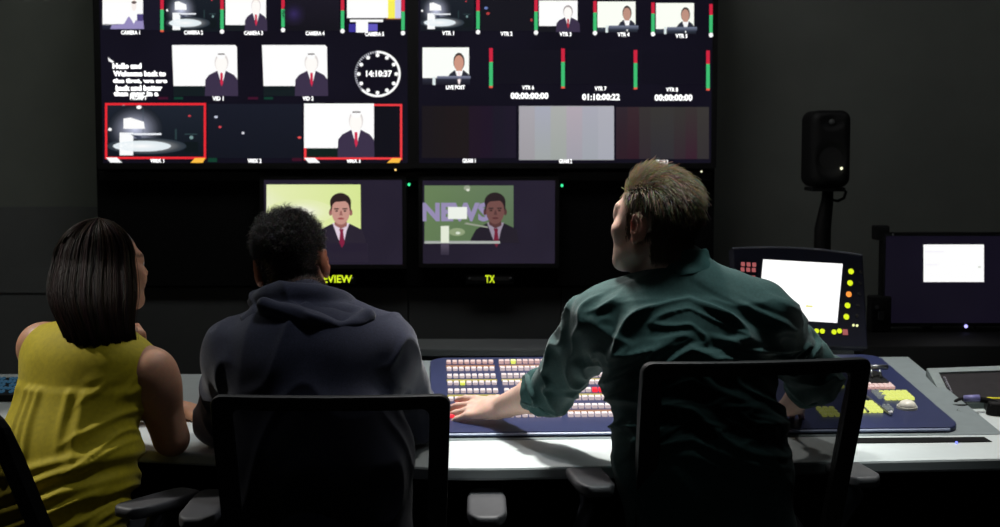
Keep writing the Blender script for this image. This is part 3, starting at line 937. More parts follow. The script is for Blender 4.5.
# glowing name strips between the paired rows
for r, m in ((0, M_strip_o), (2, M_strip_y), (4, M_strip_y), (6, M_strip_o)):
    for g in range(5):
        ua = U0 + g * (8 * PIT + 0.0125) - 0.006
        s = (ROWS[r] + ROWS[r + 1]) / 2
        MB().box(pn(ua + 8 * PIT / 2 - 0.002, s, 0.001), (8 * PIT, 0.012, 0.004), rot=RS.to_3x3()).build('name_strip', m, mixer, local=True)
# --- transition section on the right
def block(px, py, nu, ns, w, d, gu, gs, m, name='button_block'):
    """a tight little block of nu x ns buttons, one part"""
    u, s = pan_at(px, py)
    mb = MB()
    for i in range(nu):
        for j in range(ns):
            mb.box(pn(u + (i - (nu - 1) / 2) * (w + gu), s + (j - (ns - 1) / 2) * (d + gs), 0.004), (w, d, 0.008), rot=RS.to_3x3(), bev=0.0015)
    return mb.build(name, m, mixer, local=True)
M_key_yg = glow('key_yellow_pale', (228, 236, 120), 0.95)
M_key_g = glow('key_grey', (150, 158, 160), 0.5)
block(878, 387, 6, 2, 0.0118, 0.020, 0.002, 0.004, M_key_p)
block(896, 396.5, 5, 3, 0.0135, 0.019, 0.0025, 0.006, M_key_yg)
block(879, 395.5, 2, 3, 0.010, 0.017, 0.003, 0.006, M_key_g)
block(867, 408, 4, 4, 0.0125, 0.017, 0.0025, 0.006, M_key_yg)
block(828, 413, 3, 3, 0.0125, 0.017, 0.004, 0.008, M_key_yg)
block(836, 385, 2, 3, 0.0125, 0.017, 0.004, 0.006, M_key_yg)
block(758, 408, 6, 6, 0.0118, 0.0132, 0.005, 0.006, M_key_w)
block(888, 409, 2, 3, 0.007, 0.010, 0.004, 0.006, M_key_g)
# two slim fader bars
for (a, b) in (((861, 394), (889, 415.5)), ((852, 398), (868, 414))):
    ua, ub = pan_at(*a), pan_at(*b)
    m = MB(); m.tube([pn(ua[0], ua[1], 0.006), pn(ub[0], ub[1], 0.006)], 0.0032, 8)
    m.build('fader_bar', M_steel, mixer, local=True)
ub = pan_at(890.5, 415.8)
MB().ball(pn(ub[0], ub[1], 0.008), 0.006, n=12).build('fader_knob', mat('pale_knob', (225, 225, 230), 0.3), mixer, smooth=True, local=True)
# white trackball dome
ub = pan_at(907, 408)
MB().cyl(pn(*ub, 0), pn(*ub, 0.006), 0.027, 0.026, 28).build('trackball_ring', mat('trackball_ring', (190, 190, 180), 0.4), mixer, local=True)
MB().ball(pn(*ub, 0.006), 0.023, (1, 1, 0.7), n=24).build('trackball', mat('white_trackball', (238, 234, 220), 0.3, var=0.03), mixer, smooth=True, local=True)
# T-bar lever
ub = pan_at(874, 380)
lever = MB()
lever.box(pn(ub[0], ub[1], 0.006), (0.05, 0.11, 0.012), rot=RS.to_3x3(), bev=0.003)
lever.build('lever_plate', M_black, mixer, local=True)
lever = MB()
lever.tube([pn(ub[0] - 0.012, ub[1] - 0.02, 0.012), pn(ub[0] - 0.012, ub[1] - 0.005, 0.035)], 0.004, 8)
lever.tube([pn(ub[0] + 0.012, ub[1] - 0.02, 0.012), pn(ub[0] + 0.012, ub[1] - 0.005, 0.035)], 0.004, 8)
lever.tube([pn(ub[0] - 0.03, ub[1] - 0.004, 0.038), pn(ub[0] + 0.034, ub[1] - 0.004, 0.038)], 0.007, 10)
lever.build('transition_lever', M_steel, mixer, smooth=True, local=True)

# ================================================================== touch panel on the console's back edge
YT = 4.30
tl, tr, br_, bl = at(736, 248, YT + 0.04), at(871, 256, YT + 0.10), at(862, 347, YT - 0.02), at(733, 342, YT - 0.07)
cT = (tl + tr + br_ + bl) / 4
ex = ((tr - tl) + (br_ - bl)).normalized()
ey = ((tl - bl) + (tr - br_)); ey = (ey - ex * ey.dot(ex)).normalized()
ez = ex.cross(ey)
WT = ((tr - tl).length + (br_ - bl).length) / 2
HT = ((tl - bl).length + (tr - br_).length) / 2
RT = Matrix((ex, ey, ez)).transposed()
touch = thing('touch_panel', (cT.x, cT.y + 0.12, 0.854), 'tilted control panel with a blank white touchscreen and round yellow buttons around it', 'touchscreen')
def tp(u, v, w=0.0):
    return cT + ex * u + ey * v + ez * w
def tp_at(px, py):
    d = ray(px, py); o = Vector((0, 0, CAM_H))
    t = (cT - o).dot(ez) / d.dot(ez)
    q = o + d * t - cT
    return q.dot(ex), q.dot(ey)
# housing: a gently arched top edge
pts = []
for k in range(13):
    t = k / 12
    pts.append((-WT / 2 + WT * t, HT / 2 + 0.012 * math.sin(PI * t)))
hull = [tp(u, v) for u, v in reversed(pts)] + [tp(-WT / 2 + 0.004, -HT / 2), tp(WT / 2 - 0.006, -HT / 2)]
M_tp = mat('panel_navy_black', (26, 28, 44), 0.4, var=0.08, scale=30)
MB().prism(hull, -ez * 0.045, bev=0.005).build('housing', M_tp, touch)
m = MB(); m.tube([tp(u, v + 0.001, -0.002) for u, v in pts], 0.0018, 6)
m.build('top_trim', mat('grey_edge', (120, 124, 135), 0.4), touch)
sc = [tp_at(*p) for p in ((763, 259.5), (842.5, 264), (837, 323), (757.5, 318))]
lo_s = MB().prism([tp(u, v, 0.0012) for u, v in sc], ez * 0.0008)
M_touch = glow('white_screen_glow', (255, 255, 255), 1.25)
lo_s.build('touchscreen', M_touch, touch)
a = tp_at(809, 306.5)
MB().box(tp(a[0], a[1], 0.0022), (0.022, 0.006, 0.0008), rot=RT).build('screen_mark', glow('screen_mark', (236, 232, 150), 1.0), touch)
def tbtn(px, py, r, m, h=0.004, square=False, name='panel_button'):
    u, v = tp_at(px, py)
    mb = MB()
    if square:
        mb.box(tp(u, v, h / 2), (r * 2, r * 2.2, h), rot=RT, bev=0.001)
    else:
        mb.cyl(tp(u, v, 0), tp(u, v, h), r, r * 0.85, 14)
    mb.build(name, m, touch)
M_led_y = glow('button_yellow', (214, 232, 30), 1.15)
M_led_o = glow('button_orange', (255, 150, 60), 1.2)
M_led_p = glow('button_pink', (205, 110, 112), 0.6)
M_dot = mat('button_off', (52, 50, 50), 0.4)
for px, py, m in ((851, 271.5, M_led_y), (850, 283, M_led_y), (848.8, 294.3, M_led_o), (847.5, 305.5, M_led_y), (846.3, 316.8, M_led_y)):
    tbtn(px, py, 0.0092, m)
for px, py in ((861, 272), (860, 283), (859, 294), (858, 305.5), (857, 316)):
    tbtn(px, py, 0.0055, M_dot)
for px, py in ((853.3, 325.3), (857, 325.6)):
    tbtn(px, py, 0.004, glow('button_pale', (235, 240, 170), 1.2))
for i in range(3):
    for j in range(4):
        tbtn(742.8 + 5.6 * i - 0.4 * j, (264.3, 269.6, 277.2, 282.8)[j] + 0.3 * i, 0.0058, M_led_y if (i, j) == (0, 2) else M_led_p, square=True)
for px, py, m in ((799.5, 330, M_led_y), (805, 330.5, M_led_p), (816.5, 331, M_led_y), (822.3, 331.2, M_led_y), (834, 332, M_led_y), (839.5, 331, M_led_y), (845, 332.3, M_led_p)):
    tbtn(px, py, 0.0080, m, square=(m is M_led_p))
# its stand
b0 = tp(0, -HT / 2 + 0.03, -0.045)
MB().box((cT.x, b0.y + 0.09, 0.866), (0.30, 0.2, 0.022), bev=0.006).build('foot', M_black, touch)
MB().tube([(cT.x, b0.y + 0.11, 0.872), (cT.x, b0.y + 0.10, 0.93), tp(0, -0.02, -0.04)], 0.022, 12).build('support_arm', M_black, touch)

# ================================================================== loudspeaker on its stand
YS = 4.98
a, b = at(811, 187.5, YS), at(853, 110, YS)
cx, w, h = (a.x + b.x) / 2, b.x - a.x, b.z - a.z
spk = thing('loudspeaker', (cx, YS + 0.09, a.z), 'rounded black loudspeaker on a pole beside the monitor wall', 'speaker')
M_spk = mat('speaker_black', (15, 15, 16), 0.6, var=0.1, scale=70, spec=0.3)
f = Field((cx - w, YS - 0.05, a.z - 0.05), (cx + w, YS + 0.28, b.z + 0.05), 0.004)
def rbox(c, hs, r):
    c, hs = V3(c), V3(hs) - r
    def fn(X, Y, Z):
        x, y, z = np.abs(X - c[0]) - hs[0], np.abs(Y - c[1]) - hs[1], np.abs(Z - c[2]) - hs[2]
        return np.sqrt(np.maximum(x, 0) ** 2 + np.maximum(y, 0) ** 2 + np.maximum(z, 0) ** 2) + np.minimum(np.maximum(np.maximum(x, y), z), 0) - r
    return c - hs - r, c + hs + r, fn
zc = (a.z + b.z) / 2
f.add(rbox((cx, YS + 0.1, zc), (w / 2, 0.1, h / 2), 0.035), 0.002)
f.cut(p_ball((cx, YS - 0.075, zc - 0.035), 0.098), 0.008)
f.cut(p_ell((cx, YS - 0.005, zc + 0.095), (0.045, 0.016, 0.03)), 0.008)
Vv, Ff = f.net()
link('cabinet', big_mesh(Vv, Ff), M_spk, spk)
MB().cyl((cx, YS + 0.014, zc - 0.035), (cx, YS + 0.02, zc - 0.035), 0.056, 0.052, 28).build('woofer', mat('woofer_cone', (22, 22, 23), 0.7), spk)
MB().ball((cx, YS + 0.012, zc + 0.095), 0.011, n=14).build('tweeter', mat('tweeter_dome', (70, 72, 72), 0.35), spk, smooth=True)
MB().ball(at(841.5, 168.4, YS - 0.004), 0.0052, n=10).build('power_light', glow('led_white', (245, 246, 205), 1.4), spk, smooth=True)
# bracket and pole
stp = thing('speaker_stand', (cx, YS + 0.12, 0), 'slim black speaker pole with a cable loop rising behind the tilted control panel', 'stand')
MB().box((cx, YS + 0.10, a.z - 0.008), (0.12, 0.13, 0.014), bev=0.003).build('top_plate', M_black, stp)
t0, t1 = at(828, 190, YS + 0.1), at(822, 262, YS + 0.1)
m = MB(); m.tube([(t0.x, t0.y, a.z - 0.01), (t0.x - 0.002, t0.y, a.z - 0.05), (t1.x, t1.y, t1.z + 0.12), (t1.x, t1.y, t1.z), (t1.x, t1.y, 0.03)], 0.02, 12, rads=[0.020, 0.022, 0.030, 0.031, 0.031])
m.build('pole', M_black, stp, smooth=True)
MB().cyl((t1.x, t1.y, 0.0), (t1.x, t1.y, 0.03), 0.2, 0.19, 32).build('base_plate', M_black, stp)
m = MB(); m.tube([at(px, py, YS + 0.07) for px, py in ((833, 190), (842, 188), (846, 192), (844, 198), (838, 201), (832, 200), (829, 204))], 0.005, 8)
m.build('cable', M_blackm, stp, smooth=True)

# ================================================================== flat monitor on the right, on an arm
YC = 4.72
fm = wall_display('flat_monitor', 884, 236, 1048, 323, YC, 0.04, 0.012, 'flat black computer monitor with a small white window, right of the touch panel', M_scr_dark)
picture('screen_window', fm, YC, [rect(923.5, 244.5, 984, 282, W, 1), rect(925, 251, 944, 252.4, (246, 244, 250), 2), rect(925, 264, 938, 265.4, (246, 244, 250), 2), rect(978, 266, 981, 268, (220, 224, 216), 2)], 'small bright white window')
MB().ball(at(966, 326.3, YC - 0.004), 0.006, n=10).build('power_light', glow('led_violet', (175, 170, 255), 1.8), fm, smooth=True)
a = at(883, 233, YC)
MB().box((a.x, YC + 0.03, a.z), (0.05, 0.05, 0.05), bev=0.006).build('corner_clip', M_black, fm)
MB().ball(at(893, 234.5, YC - 0.003), 0.004, n=8).build('clip_screw', M_steel, fm, smooth=True)
c = at(966, 280, YC + 0.06)
m = MB(); m.box((c.x, YC + 0.075, c.z), (0.12, 0.05, 0.12), bev=0.005)
m.build('mount_plate', M_black, fm)
m = MB(); m.tube([(c.x, YC + 0.1, c.z), (c.x - 0.06, YC + 0.14, c.z - 0.06), at(918, 345, YC + 0.06), at(908, 352, YC)], 0.02, 10)
m.build('support_arm', M_black, fm, smooth=True)
bse = at(908, 352, YC)
MB().box((bse.x, YC, (bse.z + 0.854) / 2), (0.09, 0.1, max(0.01, bse.z - 0.854) + 0.01), bev=0.003).build('clamp', M_black, fm)
m = MB(); m.tube([at(px, py, YC + 0.08) for px, py in ((975, 322), (974, 336), (968, 348), (956, 357), (940, 361), (925, 361))], 0.004, 6)
m.build('cable', M_blackm, fm, smooth=True)
# small box hanging off its left side
a = at(879, 310, YC + 0.02)
sb = thing('intercom_box', (a.x, a.y, 0.854), 'small dark intercom box at the left edge of the flat monitor', 'intercom')
MB().box((a.x, a.y, (0.854 + at(879, 296, YC).z) / 2), (0.07, 0.06, at(879, 296, YC).z - 0.854), bev=0.006).build('housing', M_black, sb)
MB().cyl(at(877, 307, YC - 0.012), at(877, 307, YC - 0.02), 0.007, n=12).build('knob', M_dgrey, sb)
MB().box(at(881, 316, YC - 0.012), (0.02, 0.01, 0.03), bev=0.002).build('switch', M_dgrey, sb)

# ================================================================== recessed tray screen on the worktop, right end
q = [on(926, 372, 0.845), on(1085, 366.5, 0.845), on(1085, 401, 0.785), on(943, 404, 0.785)]
tb = thing('tray_screen', (q[3].x + 0.1, q[3].y + 0.1, ZD), 'grey framed slanted screen lying unlit on the worktop under the flat monitor', 'screen')
nrm = (q[1] - q[0]).cross(q[3] - q[0]).normalized()
if nrm.z < 0: nrm = -nrm
def bil(u, v):
    return (q[3] * (1 - u) + q[2] * u) * (1 - v) + (q[0] * (1 - u) + q[1] * u) * v
ou = [bil(u, v) for u, v in ((0, 0), (1, 0), (1, 1), (0, 1))]
inn = [bil(u, v) for u, v in ((0.06, 0.04), (0.96, 0.04), (0.96, 0.86), (0.06, 0.86))]
MB().ring(ou, inn, nrm * 0.012).build('frame', mat('grey_frame', (128, 138, 138), 0.5), tb)
MB().prism([p + nrm * 0.003 for p in inn], nrm * 0.003).build('screen', mat('unlit_screen', (44, 42, 44), 0.5, spec=0.2), tb)
mb = MB()
vs = [mb.bm.verts.new(p) for p in ou]; vb = [mb.bm.verts.new((p.x, p.y, ZD + 0.0005)) for p in ou]
mb.bm.faces.new(vs)
for i in range(4):
    mb.bm.faces.new((vs[i], vs[(i + 1) % 4], vb[(i + 1) % 4], vb[i]))
mb.build('wedge_base', mat('grey_wedge', (96, 108, 106), 0.55), tb)
m = MB()
for k in range(7):
    p = bil(0.085, 0.30 + 0.07 * k) + nrm * 0.0075
    m.ball(p, 0.004, n=8)
m.build('button_column', mat('dim_buttons', (150, 150, 160), 0.4), tb, smooth=True)

# ================================================================== things on the worktop
hp = on(979, 408, ZD + 0.02)
hs = thing('headset', (hp.x, hp.y, ZD), 'folded black headset lying on the worktop below the slanted grey screen', 'headset')
arc = [hp + Vector((0.055 * math.cos(t), 0.03 * math.sin(t) + 0.02, 0.006 + 0.008 * math.sin(t))) for t in [PI * k / 12 for k in range(13)]]
MB().tube(arc, 0.008, 8).build('headband', M_blackm, hs, smooth=True)
for sx in (-1, 1):
    e = hp + Vector((sx * 0.05, 0.008, -0.002))
    m = MB(); m.cyl(e - Vector((0, 0, 0.016)), e + Vector((0, 0, 0.012)), 0.028, 0.022, 18)
    m.build('ear_cup', M_blackm, hs)
m = MB(); m.tube([hp + Vector((-0.05, -0.01, 0.004)), hp + Vector((-0.075, -0.05, 0.0)), hp + Vector((-0.05, -0.075, -0.004))], 0.004, 8)
m.build('microphone_boom', M_blackm, hs, smooth=True)
pp = on(961, 402.5, ZD + 0.03)
MB().tube([hp + Vector((-0.03, 0.03, 0.02)), hp + Vector((0.01, 0.028, 0.022))], 0.009, 10).build('band_clip', mat('lilac_plastic', (120, 118, 170), 0.4), hs, smooth=True)
lp = on(999, 409, ZD + 0.006)
nb = thing('label_box', (lp.x, lp.y, ZD), 'small black box with a yellow strip at the right end of the worktop', 'box')
MB().box((lp.x + 0.02, lp.y - 0.03, ZD + 0.017), (0.12, 0.09, 0.033), rot=Matrix.Rotation(-0.15, 3, 'Z'), bev=0.004).build('housing', M_black, nb)
MB().box((lp.x + 0.02, lp.y - 0.0, ZD + 0.0345), (0.1, 0.018, 0.002), rot=Matrix.Rotation(-0.15, 3, 'Z')).build('yellow_strip', mat('yellow_tape', (214, 206, 40), 0.5), nb)
# lit keyboard on the far left
ka, kb = on(-46, 396, ZD + 0.015), on(20, 379, ZD + 0.015)
kx0, kx1, ky0, ky1 = ka.x, on(22, 396, ZD).x, ka.y, on(0, 378, ZD + 0.02).y
kbd = thing('lit_keyboard', ((kx0 + kx1) / 2, (ky0 + ky1) / 2, ZD), 'black keyboard with pale blue lit keys on the desk left of the woman in yellow', 'keyboard')
MB().box(((kx0 + kx1) / 2, (ky0 + ky1) / 2, ZD + 0.0105), (kx1 - kx0 + 0.02, ky1 - ky0 + 0.02, 0.02), bev=0.004).build('housing', M_black, kbd)
M_kb = glow('key_cyan', (80, 140, 180), 0.22)
kme = key_mesh(0.009, (ky1 - ky0) / 5 * 0.40, 0.006, M_kb)
for i in range(12):
    for j in range(5):
        if (i * 7 + j * 3) % 5 == 0: continue
        o = bpy.data.objects.new('key', kme); COL.objects.link(o); o.parent = kbd
        o.location = Vector((kx0 + 0.01 + (kx1 - kx0 - 0.02) * i / 11, ky0 + (ky1 - ky0) * (j + 0.5) / 5, ZD + 0.0205)) - ORG[kbd.name]
# second keyboard in front of the man in the hood
k2 = thing('computer_keyboard', (-0.42, 3.62, ZD), 'plain black keyboard on the desk in front of the man in the navy hoodie', 'keyboard')
MB().box((-0.42, 3.62, ZD + 0.0105), (0.36, 0.13, 0.02), bev=0.005).build('housing', M_black, k2)
mm = MB()
for i in range(14):
    for j in range(5):
        mm.box((-0.42 + (i - 6.5) * 0.0245, 3.62 + (j - 2) * 0.0235, ZD + 0.0235), (0.019, 0.018, 0.006), bev=0.002)
o = mm.build('keys', M_dgrey, k2)
# ================================================================== office chairs
M_frame = mat('chair_frame_black', (27, 27, 28), 0.5, var=0.1, scale=50, spec=0.4)
M_pad = mat('armrest_pad_grey', (76, 76, 78), 0.5, var=0.06, scale=60, spec=0.4)
M_seat = mat('seat_fabric_black', (20, 20, 22), 0.9, var=0.25, scale=300, bump=0.3, bscale=900, sheen=0.2)
M_post = mat('post_grey_metal', (92, 95, 104), 0.35, metal=0.6, var=0.05)
def mesh_fabric():
    m, nt, p = new_mat('black_mesh_fabric')
    p.inputs['Base Color'].default_value = (0.010, 0.0105, 0.0105, 1)
    p.inputs['Roughness'].default_value = 0.85
    p.inputs['Specular IOR Level'].default_value = 0.12
    tc = nt.nodes.new('ShaderNodeTexCoord')
    wv = nt.nodes.new('ShaderNodeTexNoise')
    wv.inputs['Scale'].default_value = 14
    nt.links.new(tc.outputs['Object'], wv.inputs['Vector'])
    gt = nt.nodes.new('ShaderNodeMapRange')
    gt.inputs['To Min'].default_value = 0.07; gt.inputs['To Max'].default_value = 0.14
    nt.links.new(wv.outputs['Fac'], gt.inputs['Value'])
    tr = nt.nodes.new('ShaderNodeBsdfTransparent')
    mx = nt.nodes.new('ShaderNodeMixShader')
    nt.links.new(gt.outputs[0], mx.inputs[0])
    nt.links.new(p.outputs['BSDF'], mx.inputs[1])
    nt.links.new(tr.outputs['BSDF'], mx.inputs[2])
    nt.links.new(mx.outputs['Shader'], nt.nodes['Material Output'].inputs['Surface'])
    return m
M_mesh = mesh_fabric()

def office_chair(name, topx, topy, topY, yaw, label, hb, rec, arm_h, aw=0.30, ay=(0.16, 0.46), ox=0.0, wt=0.49, wb=0.45, corner=0.024):
    """hb: height of the back's top; rec: recline; the back's top middle stands at that place of the photograph"""
    top = at(topx, topy, topY)
    hb = top.z
    zb_ = hb - 0.50
    yb_ = -0.22
    th = math.radians(rec)
    rise = (hb - zb_)
    ytop = yb_ - rise * math.tan(th)
    R = Matrix.Rotation(yaw, 3, 'Z')
    loc = Vector((top.x, top.y, 0)) - R @ Vector((0, ytop, 0))
    t = thing(name, loc, label, 'chair', rz=yaw, group=None)
    def bp(x, v, w=0.0):
        """place on the back: x across, v 0..1 up, w forward"""
        y = yb_ + (ytop - yb_) * v + w + 0.35 * x * x - 0.03 * math.sin(PI * v) * 0
        return Vector((x, y, zb_ + rise * v))
    def loop(inset, topin, r):
        pts = []
        for (x, y) in rrect(2.0, 2.0, 0.0001, 1):
            pass
        H = rise
        raw = []
        w0 = wt / 2 - inset
        for (sx, sv, a0) in ((1, 1, 0), (-1, 1, 90), (-1, 0, 180), (1, 0, 270)):
            cxx = sx * (w0 - r)
            cyy = (H - topin - r) if sv else (inset + r)
            for k in range(7):
                a = math.radians(a0 + 90 * k / 6)
                raw.append((cxx + r * math.cos(a), cyy + r * math.sin(a)))
        # extra points along the straight edges keep the curve of the back
        full = []
        n = len(raw)
        for i in range(n):
            x0, y0 = raw[i]; x1, y1 = raw[(i + 1) % n]
            m = 8 if math.hypot(x1 - x0, y1 - y0) > 0.1 else 1
            for k in range(m):
                full.append((x0 + (x1 - x0) * k / m, y0 + (y1 - y0) * k / m))
        out = []
        for x, y in full:
            v = y / H
            sc = (wb + (wt - wb) * v) / wt
            out.append((x * sc, v))
        return out
    LO, LI = loop(0, 0, corner), loop(0.042, 0.03, max(0.018, corner - 0.02))
    mb = MB()
    n = len(LO)
    rings = []
    for (L, w) in ((LO, -0.014), (LI, -0.014), (LI, 0.014), (LO, 0.014)):
        rings.append([mb.bm.verts.new(bp(x, v, w)) for x, v in L])
    for k in range(4):
        A, B = rings[k], rings[(k + 1) % 4]
        for i in range(n):
            mb.bm.faces.new((A[i], A[(i + 1) % n], B[(i + 1) % n], B[i]))
    es = [e for e in mb.bm.edges if any(e.verts[0] in set(r) and e.verts[1] in set(r) for r in rings)]
    bmesh.ops.bevel(mb.bm, geom=es, offset=0.006, segments=2, affect='EDGES', profile=0.5, clamp_overlap=True)
    o = mb.build('back_frame', M_frame, t, local=True)
    # stretched mesh
    V, F = [], []
    NX, NV = 16, 16
    for j in range(NV + 1):
        v = 0.07 + 0.885 * j / NV
        hw = (wb + (wt - wb) * v) / 2 - 0.037
        for i in range(NX + 1):
            V.append(bp(-hw + 2 * hw * i / NX, v, -0.004))
    for j in range(NV):
        for i in range(NX):
            a = j * (NX + 1) + i
            F.append((a, a + 1, a + NX + 2, a + NX + 1))
    link('back_mesh', mesh_from(V, F, True), M_mesh, t, local=True)
    # spine, seat, arms
    zs = zb_ - 0.02
    m = MB(); m.tube([bp(0, 0.02, -0.025), bp(0, -0.08, -0.01), (0, yb_ + 0.08, zs - 0.07), (0, 0, zs - 0.08)], 0.026, 10)
    m.build('back_support', M_frame, t, smooth=True, local=True)
    f = Field((-0.3, -0.3, zs - 0.12), (0.3, 0.34, zs + 0.06), 0.01)
    f.add(rbox((0, 0.02, zs - 0.035), (0.235, 0.23, 0.035), 0.033), 0.01)
    f.cut(p_ell((0, -0.06, zs + 0.07), (0.2, 0.24, 0.085)), 0.03)
    Vv, Ff = f.net()
    link('seat', big_mesh(relax(Vv, Ff, 2), Ff), M_seat, t, local=True)
    MB().box((0, 0.0, zs - 0.085), (0.2, 0.26, 0.03), bev=0.008).build('seat_pan', M_frame, t, local=True)
    for sx in (-1, 1):
        x = sx * aw + ox
        yc = (ay[0] + ay[1]) / 2 - 0.22
        ar = MB()
        ar.tube([(sx * 0.12, 0.02, zs - 0.085), (x - sx * 0.03, 0.03, zs - 0.08), (x + sx * 0.008, 0.04, zs - 0.03), (x + sx * 0.008, yc - 0.03, arm_h - 0.06), (x + sx * 0.004, yc, arm_h - 0.02)], 0.018, 10)
        a = ar.build('armrest', M_post, t, smooth=True, local=True)
        ORG[a.name] = ORG[t.name]
        f = Field((x - 0.08, ay[0] - 0.28, arm_h - 0.05), (x + 0.08, ay[1] - 0.16, arm_h + 0.03), 0.0045)
        L = (ay[1] - ay[0]) / 2
        f.add(rbox((x, yc, arm_h - 0.012), (0.043, L, 0.013), 0.011), 0.004)
        f.keep(lambda X, Y, Z: (np.sqrt((np.abs(X - x) / 0.045) ** 2.7 + (np.abs(Y - yc) / (L + 0.004)) ** 2.7) - 1) * 0.04)
        Vv, Ff = f.net()
        link('armrest_pad', big_mesh(relax(Vv, Ff, 2), Ff), M_pad, a, local=True)
    MB().cyl((0, 0, 0.09), (0, 0, zs - 0.09), 0.026, 0.02, 16).build('gas_column', M_post, t, local=True)
    MB().cyl((0, 0, 0.065), (0, 0, 0.115), 0.045, 0.035, 18).build('base_hub', M_frame, t, local=True)
    for k in range(5):
        a = 2 * PI * k / 5 + 0.3
        d = Vector((math.cos(a), math.sin(a), 0))
        m = MB(); m.tube([d * 0.03 + Vector((0, 0, 0.095)), d * 0.18 + Vector((0, 0, 0.085)), d * 0.3 + Vector((0, 0, 0.07))], 0.02, 8, rads=[0.026, 0.02, 0.016])
        m.build('base_leg', M_frame, t, smooth=True, local=True)
        s = Vector((-d.y, d.x, 0))
        m = MB()
        for q in (-1, 1):
            c = d * 0.305 + s * 0.014 * q + Vector((0, 0, 0.028))
            m.cyl(c - s * 0.008, c + s * 0.008, 0.0275, n=16)
        m.cyl(d * 0.3 + Vector((0, 0, 0.03)), d * 0.3 + Vector((0, 0, 0.07)), 0.008, n=8)
        m.build('caster', M_frame, t, local=True)
    return t

chair_l = office_chair('office_chair', -88, 394, 2.86, math.radians(-33), 'black office chair under the woman in yellow, mostly cut off by the photo edge', 0.98, 24, 0.715, aw=0.318, ay=(0.045, 0.255), corner=0.07)
chair_m = office_chair('office_chair.001', 329.5, 396, 2.80, math.radians(1), 'black mesh office chair behind the man in the navy hoodie', 0.98, 13, 0.712, aw=0.303, ay=(-0.075, 0.185), ox=0.016)
chair_r = office_chair('office_chair.002', 761, 361, 2.83, math.radians(8), 'tilted black mesh office chair behind the man in the teal shirt', 1.04, 18, 0.766, aw=0.295, ay=(-0.06, 0.18), ox=-0.015)
# ================================================================== people
M_skin = attr_mat('skin', rough=0.5, spec=0.35, sss=0.12)
M_hair = attr_mat('hair', rough=0.42, spec=0.45)
M_hair_dark = attr_mat('hair_glossy_dark', rough=0.48, spec=0.04)

def vec(*a):
    return Vector(a)

class Head:
    def __init__(s, c, yaw, pitch=0, roll=0, sc=1.0):
        """yaw: turn to the left; pitch: chin up; roll: lean to the right (degrees)"""
        s.c = Vector(c); s.s = sc
        s.R = (Matrix.Rotation(math.radians(yaw), 3, 'Z') @ Matrix.Rotation(math.radians(pitch), 3, 'X') @ Matrix.Rotation(math.radians(roll), 3, 'Y'))
        s.Rn = np.array(s.R, f32)
    def w(s, x, y, z):
        return s.c + s.R @ (Vector((x, y, z)) * s.s)
    def ell(s, c, r, R=None):
        RR = s.R if R is None else s.R @ R
        return p_ell(s.w(*c), [q * s.s for q in r], RR)
    def cone(s, a, b, r1, r2):
        return p_cone(s.w(*a), s.w(*b), r1 * s.s, r2 * s.s)
    def ball(s, c, r):
        return p_ball(s.w(*c), r * s.s)
    def local(s, V):
        return (np.asarray(V, f32) - V3(s.c)) @ s.Rn / s.s
    def add(s, F, female=False):
        F.add(s.ell((0, -0.012, 0.032), (0.074, 0.094, 0.084)), 0.01)
        F.add(s.ell((0, 0.030, -0.030), (0.061, 0.062, 0.082)), 0.03)
        F.add(s.ell((0, 0.040, -0.074), (0.047 if female else 0.053, 0.048, 0.036)), 0.03)
        F.add(s.ball((0, 0.076, -0.098), 0.016), 0.025)
        for q in (-1, 1):
            F.add(s.cone((q * 0.054, 0.0, -0.062), (q * 0.020, 0.072, -0.100), 0.018, 0.014), 0.025)
            F.add(s.ell((q * 0.038, 0.060, -0.026), (0.024, 0.024, 0.022)), 0.02)
            if female:
                F.add(s.ell((q * 0.036, 0.052, -0.036), (0.029, 0.036, 0.036)), 0.02)
            F.cut(s.ell((q * 0.030, 0.101, 0.004), (0.016, 0.013, 0.010)), 0.012)
            F.add(s.ball((q * 0.032, 0.078, 0.002), 0.0125), 0.003)
        F.add(s.cone((-0.030, 0.080, 0.022), (0.030, 0.080, 0.022), 0.010, 0.010), 0.02)
        F.add(s.cone((0, 0.088, 0.012), (0, 0.108, -0.026), 0.007, 0.011), 0.014)
        for q in (-1, 1):
            F.add(s.ball((q * 0.011, 0.096, -0.030), 0.008), 0.008)
        F.add(s.cone((-0.018, 0.086, -0.0585), (0.018, 0.086, -0.0585), 0.0065, 0.0065), 0.008)
        F.add(s.cone((-0.015, 0.085, -0.070), (0.015, 0.085, -0.070), 0.0075, 0.0075), 0.008)
        F.cut(s.cone((-0.022, 0.096, -0.064), (0.022, 0.096, -0.064), 0.0022, 0.0022), 0.004)
        for q in (-1, 1):
            Re = Matrix.Rotation(q * math.radians(-24), 3, 'Z') @ Matrix.Rotation(math.radians(-8), 3, 'X')
            F.add(s.ell((q * 0.079, -0.014, -0.008), (0.009, 0.020, 0.033), Re), 0.007)
            F.cut(s.ell((q * 0.0895, -0.006, -0.002), (0.007, 0.010, 0.017), Re), 0.005)
            F.add(s.ell((q * 0.077, -0.006, -0.036), (0.008, 0.010, 0.010)), 0.006)

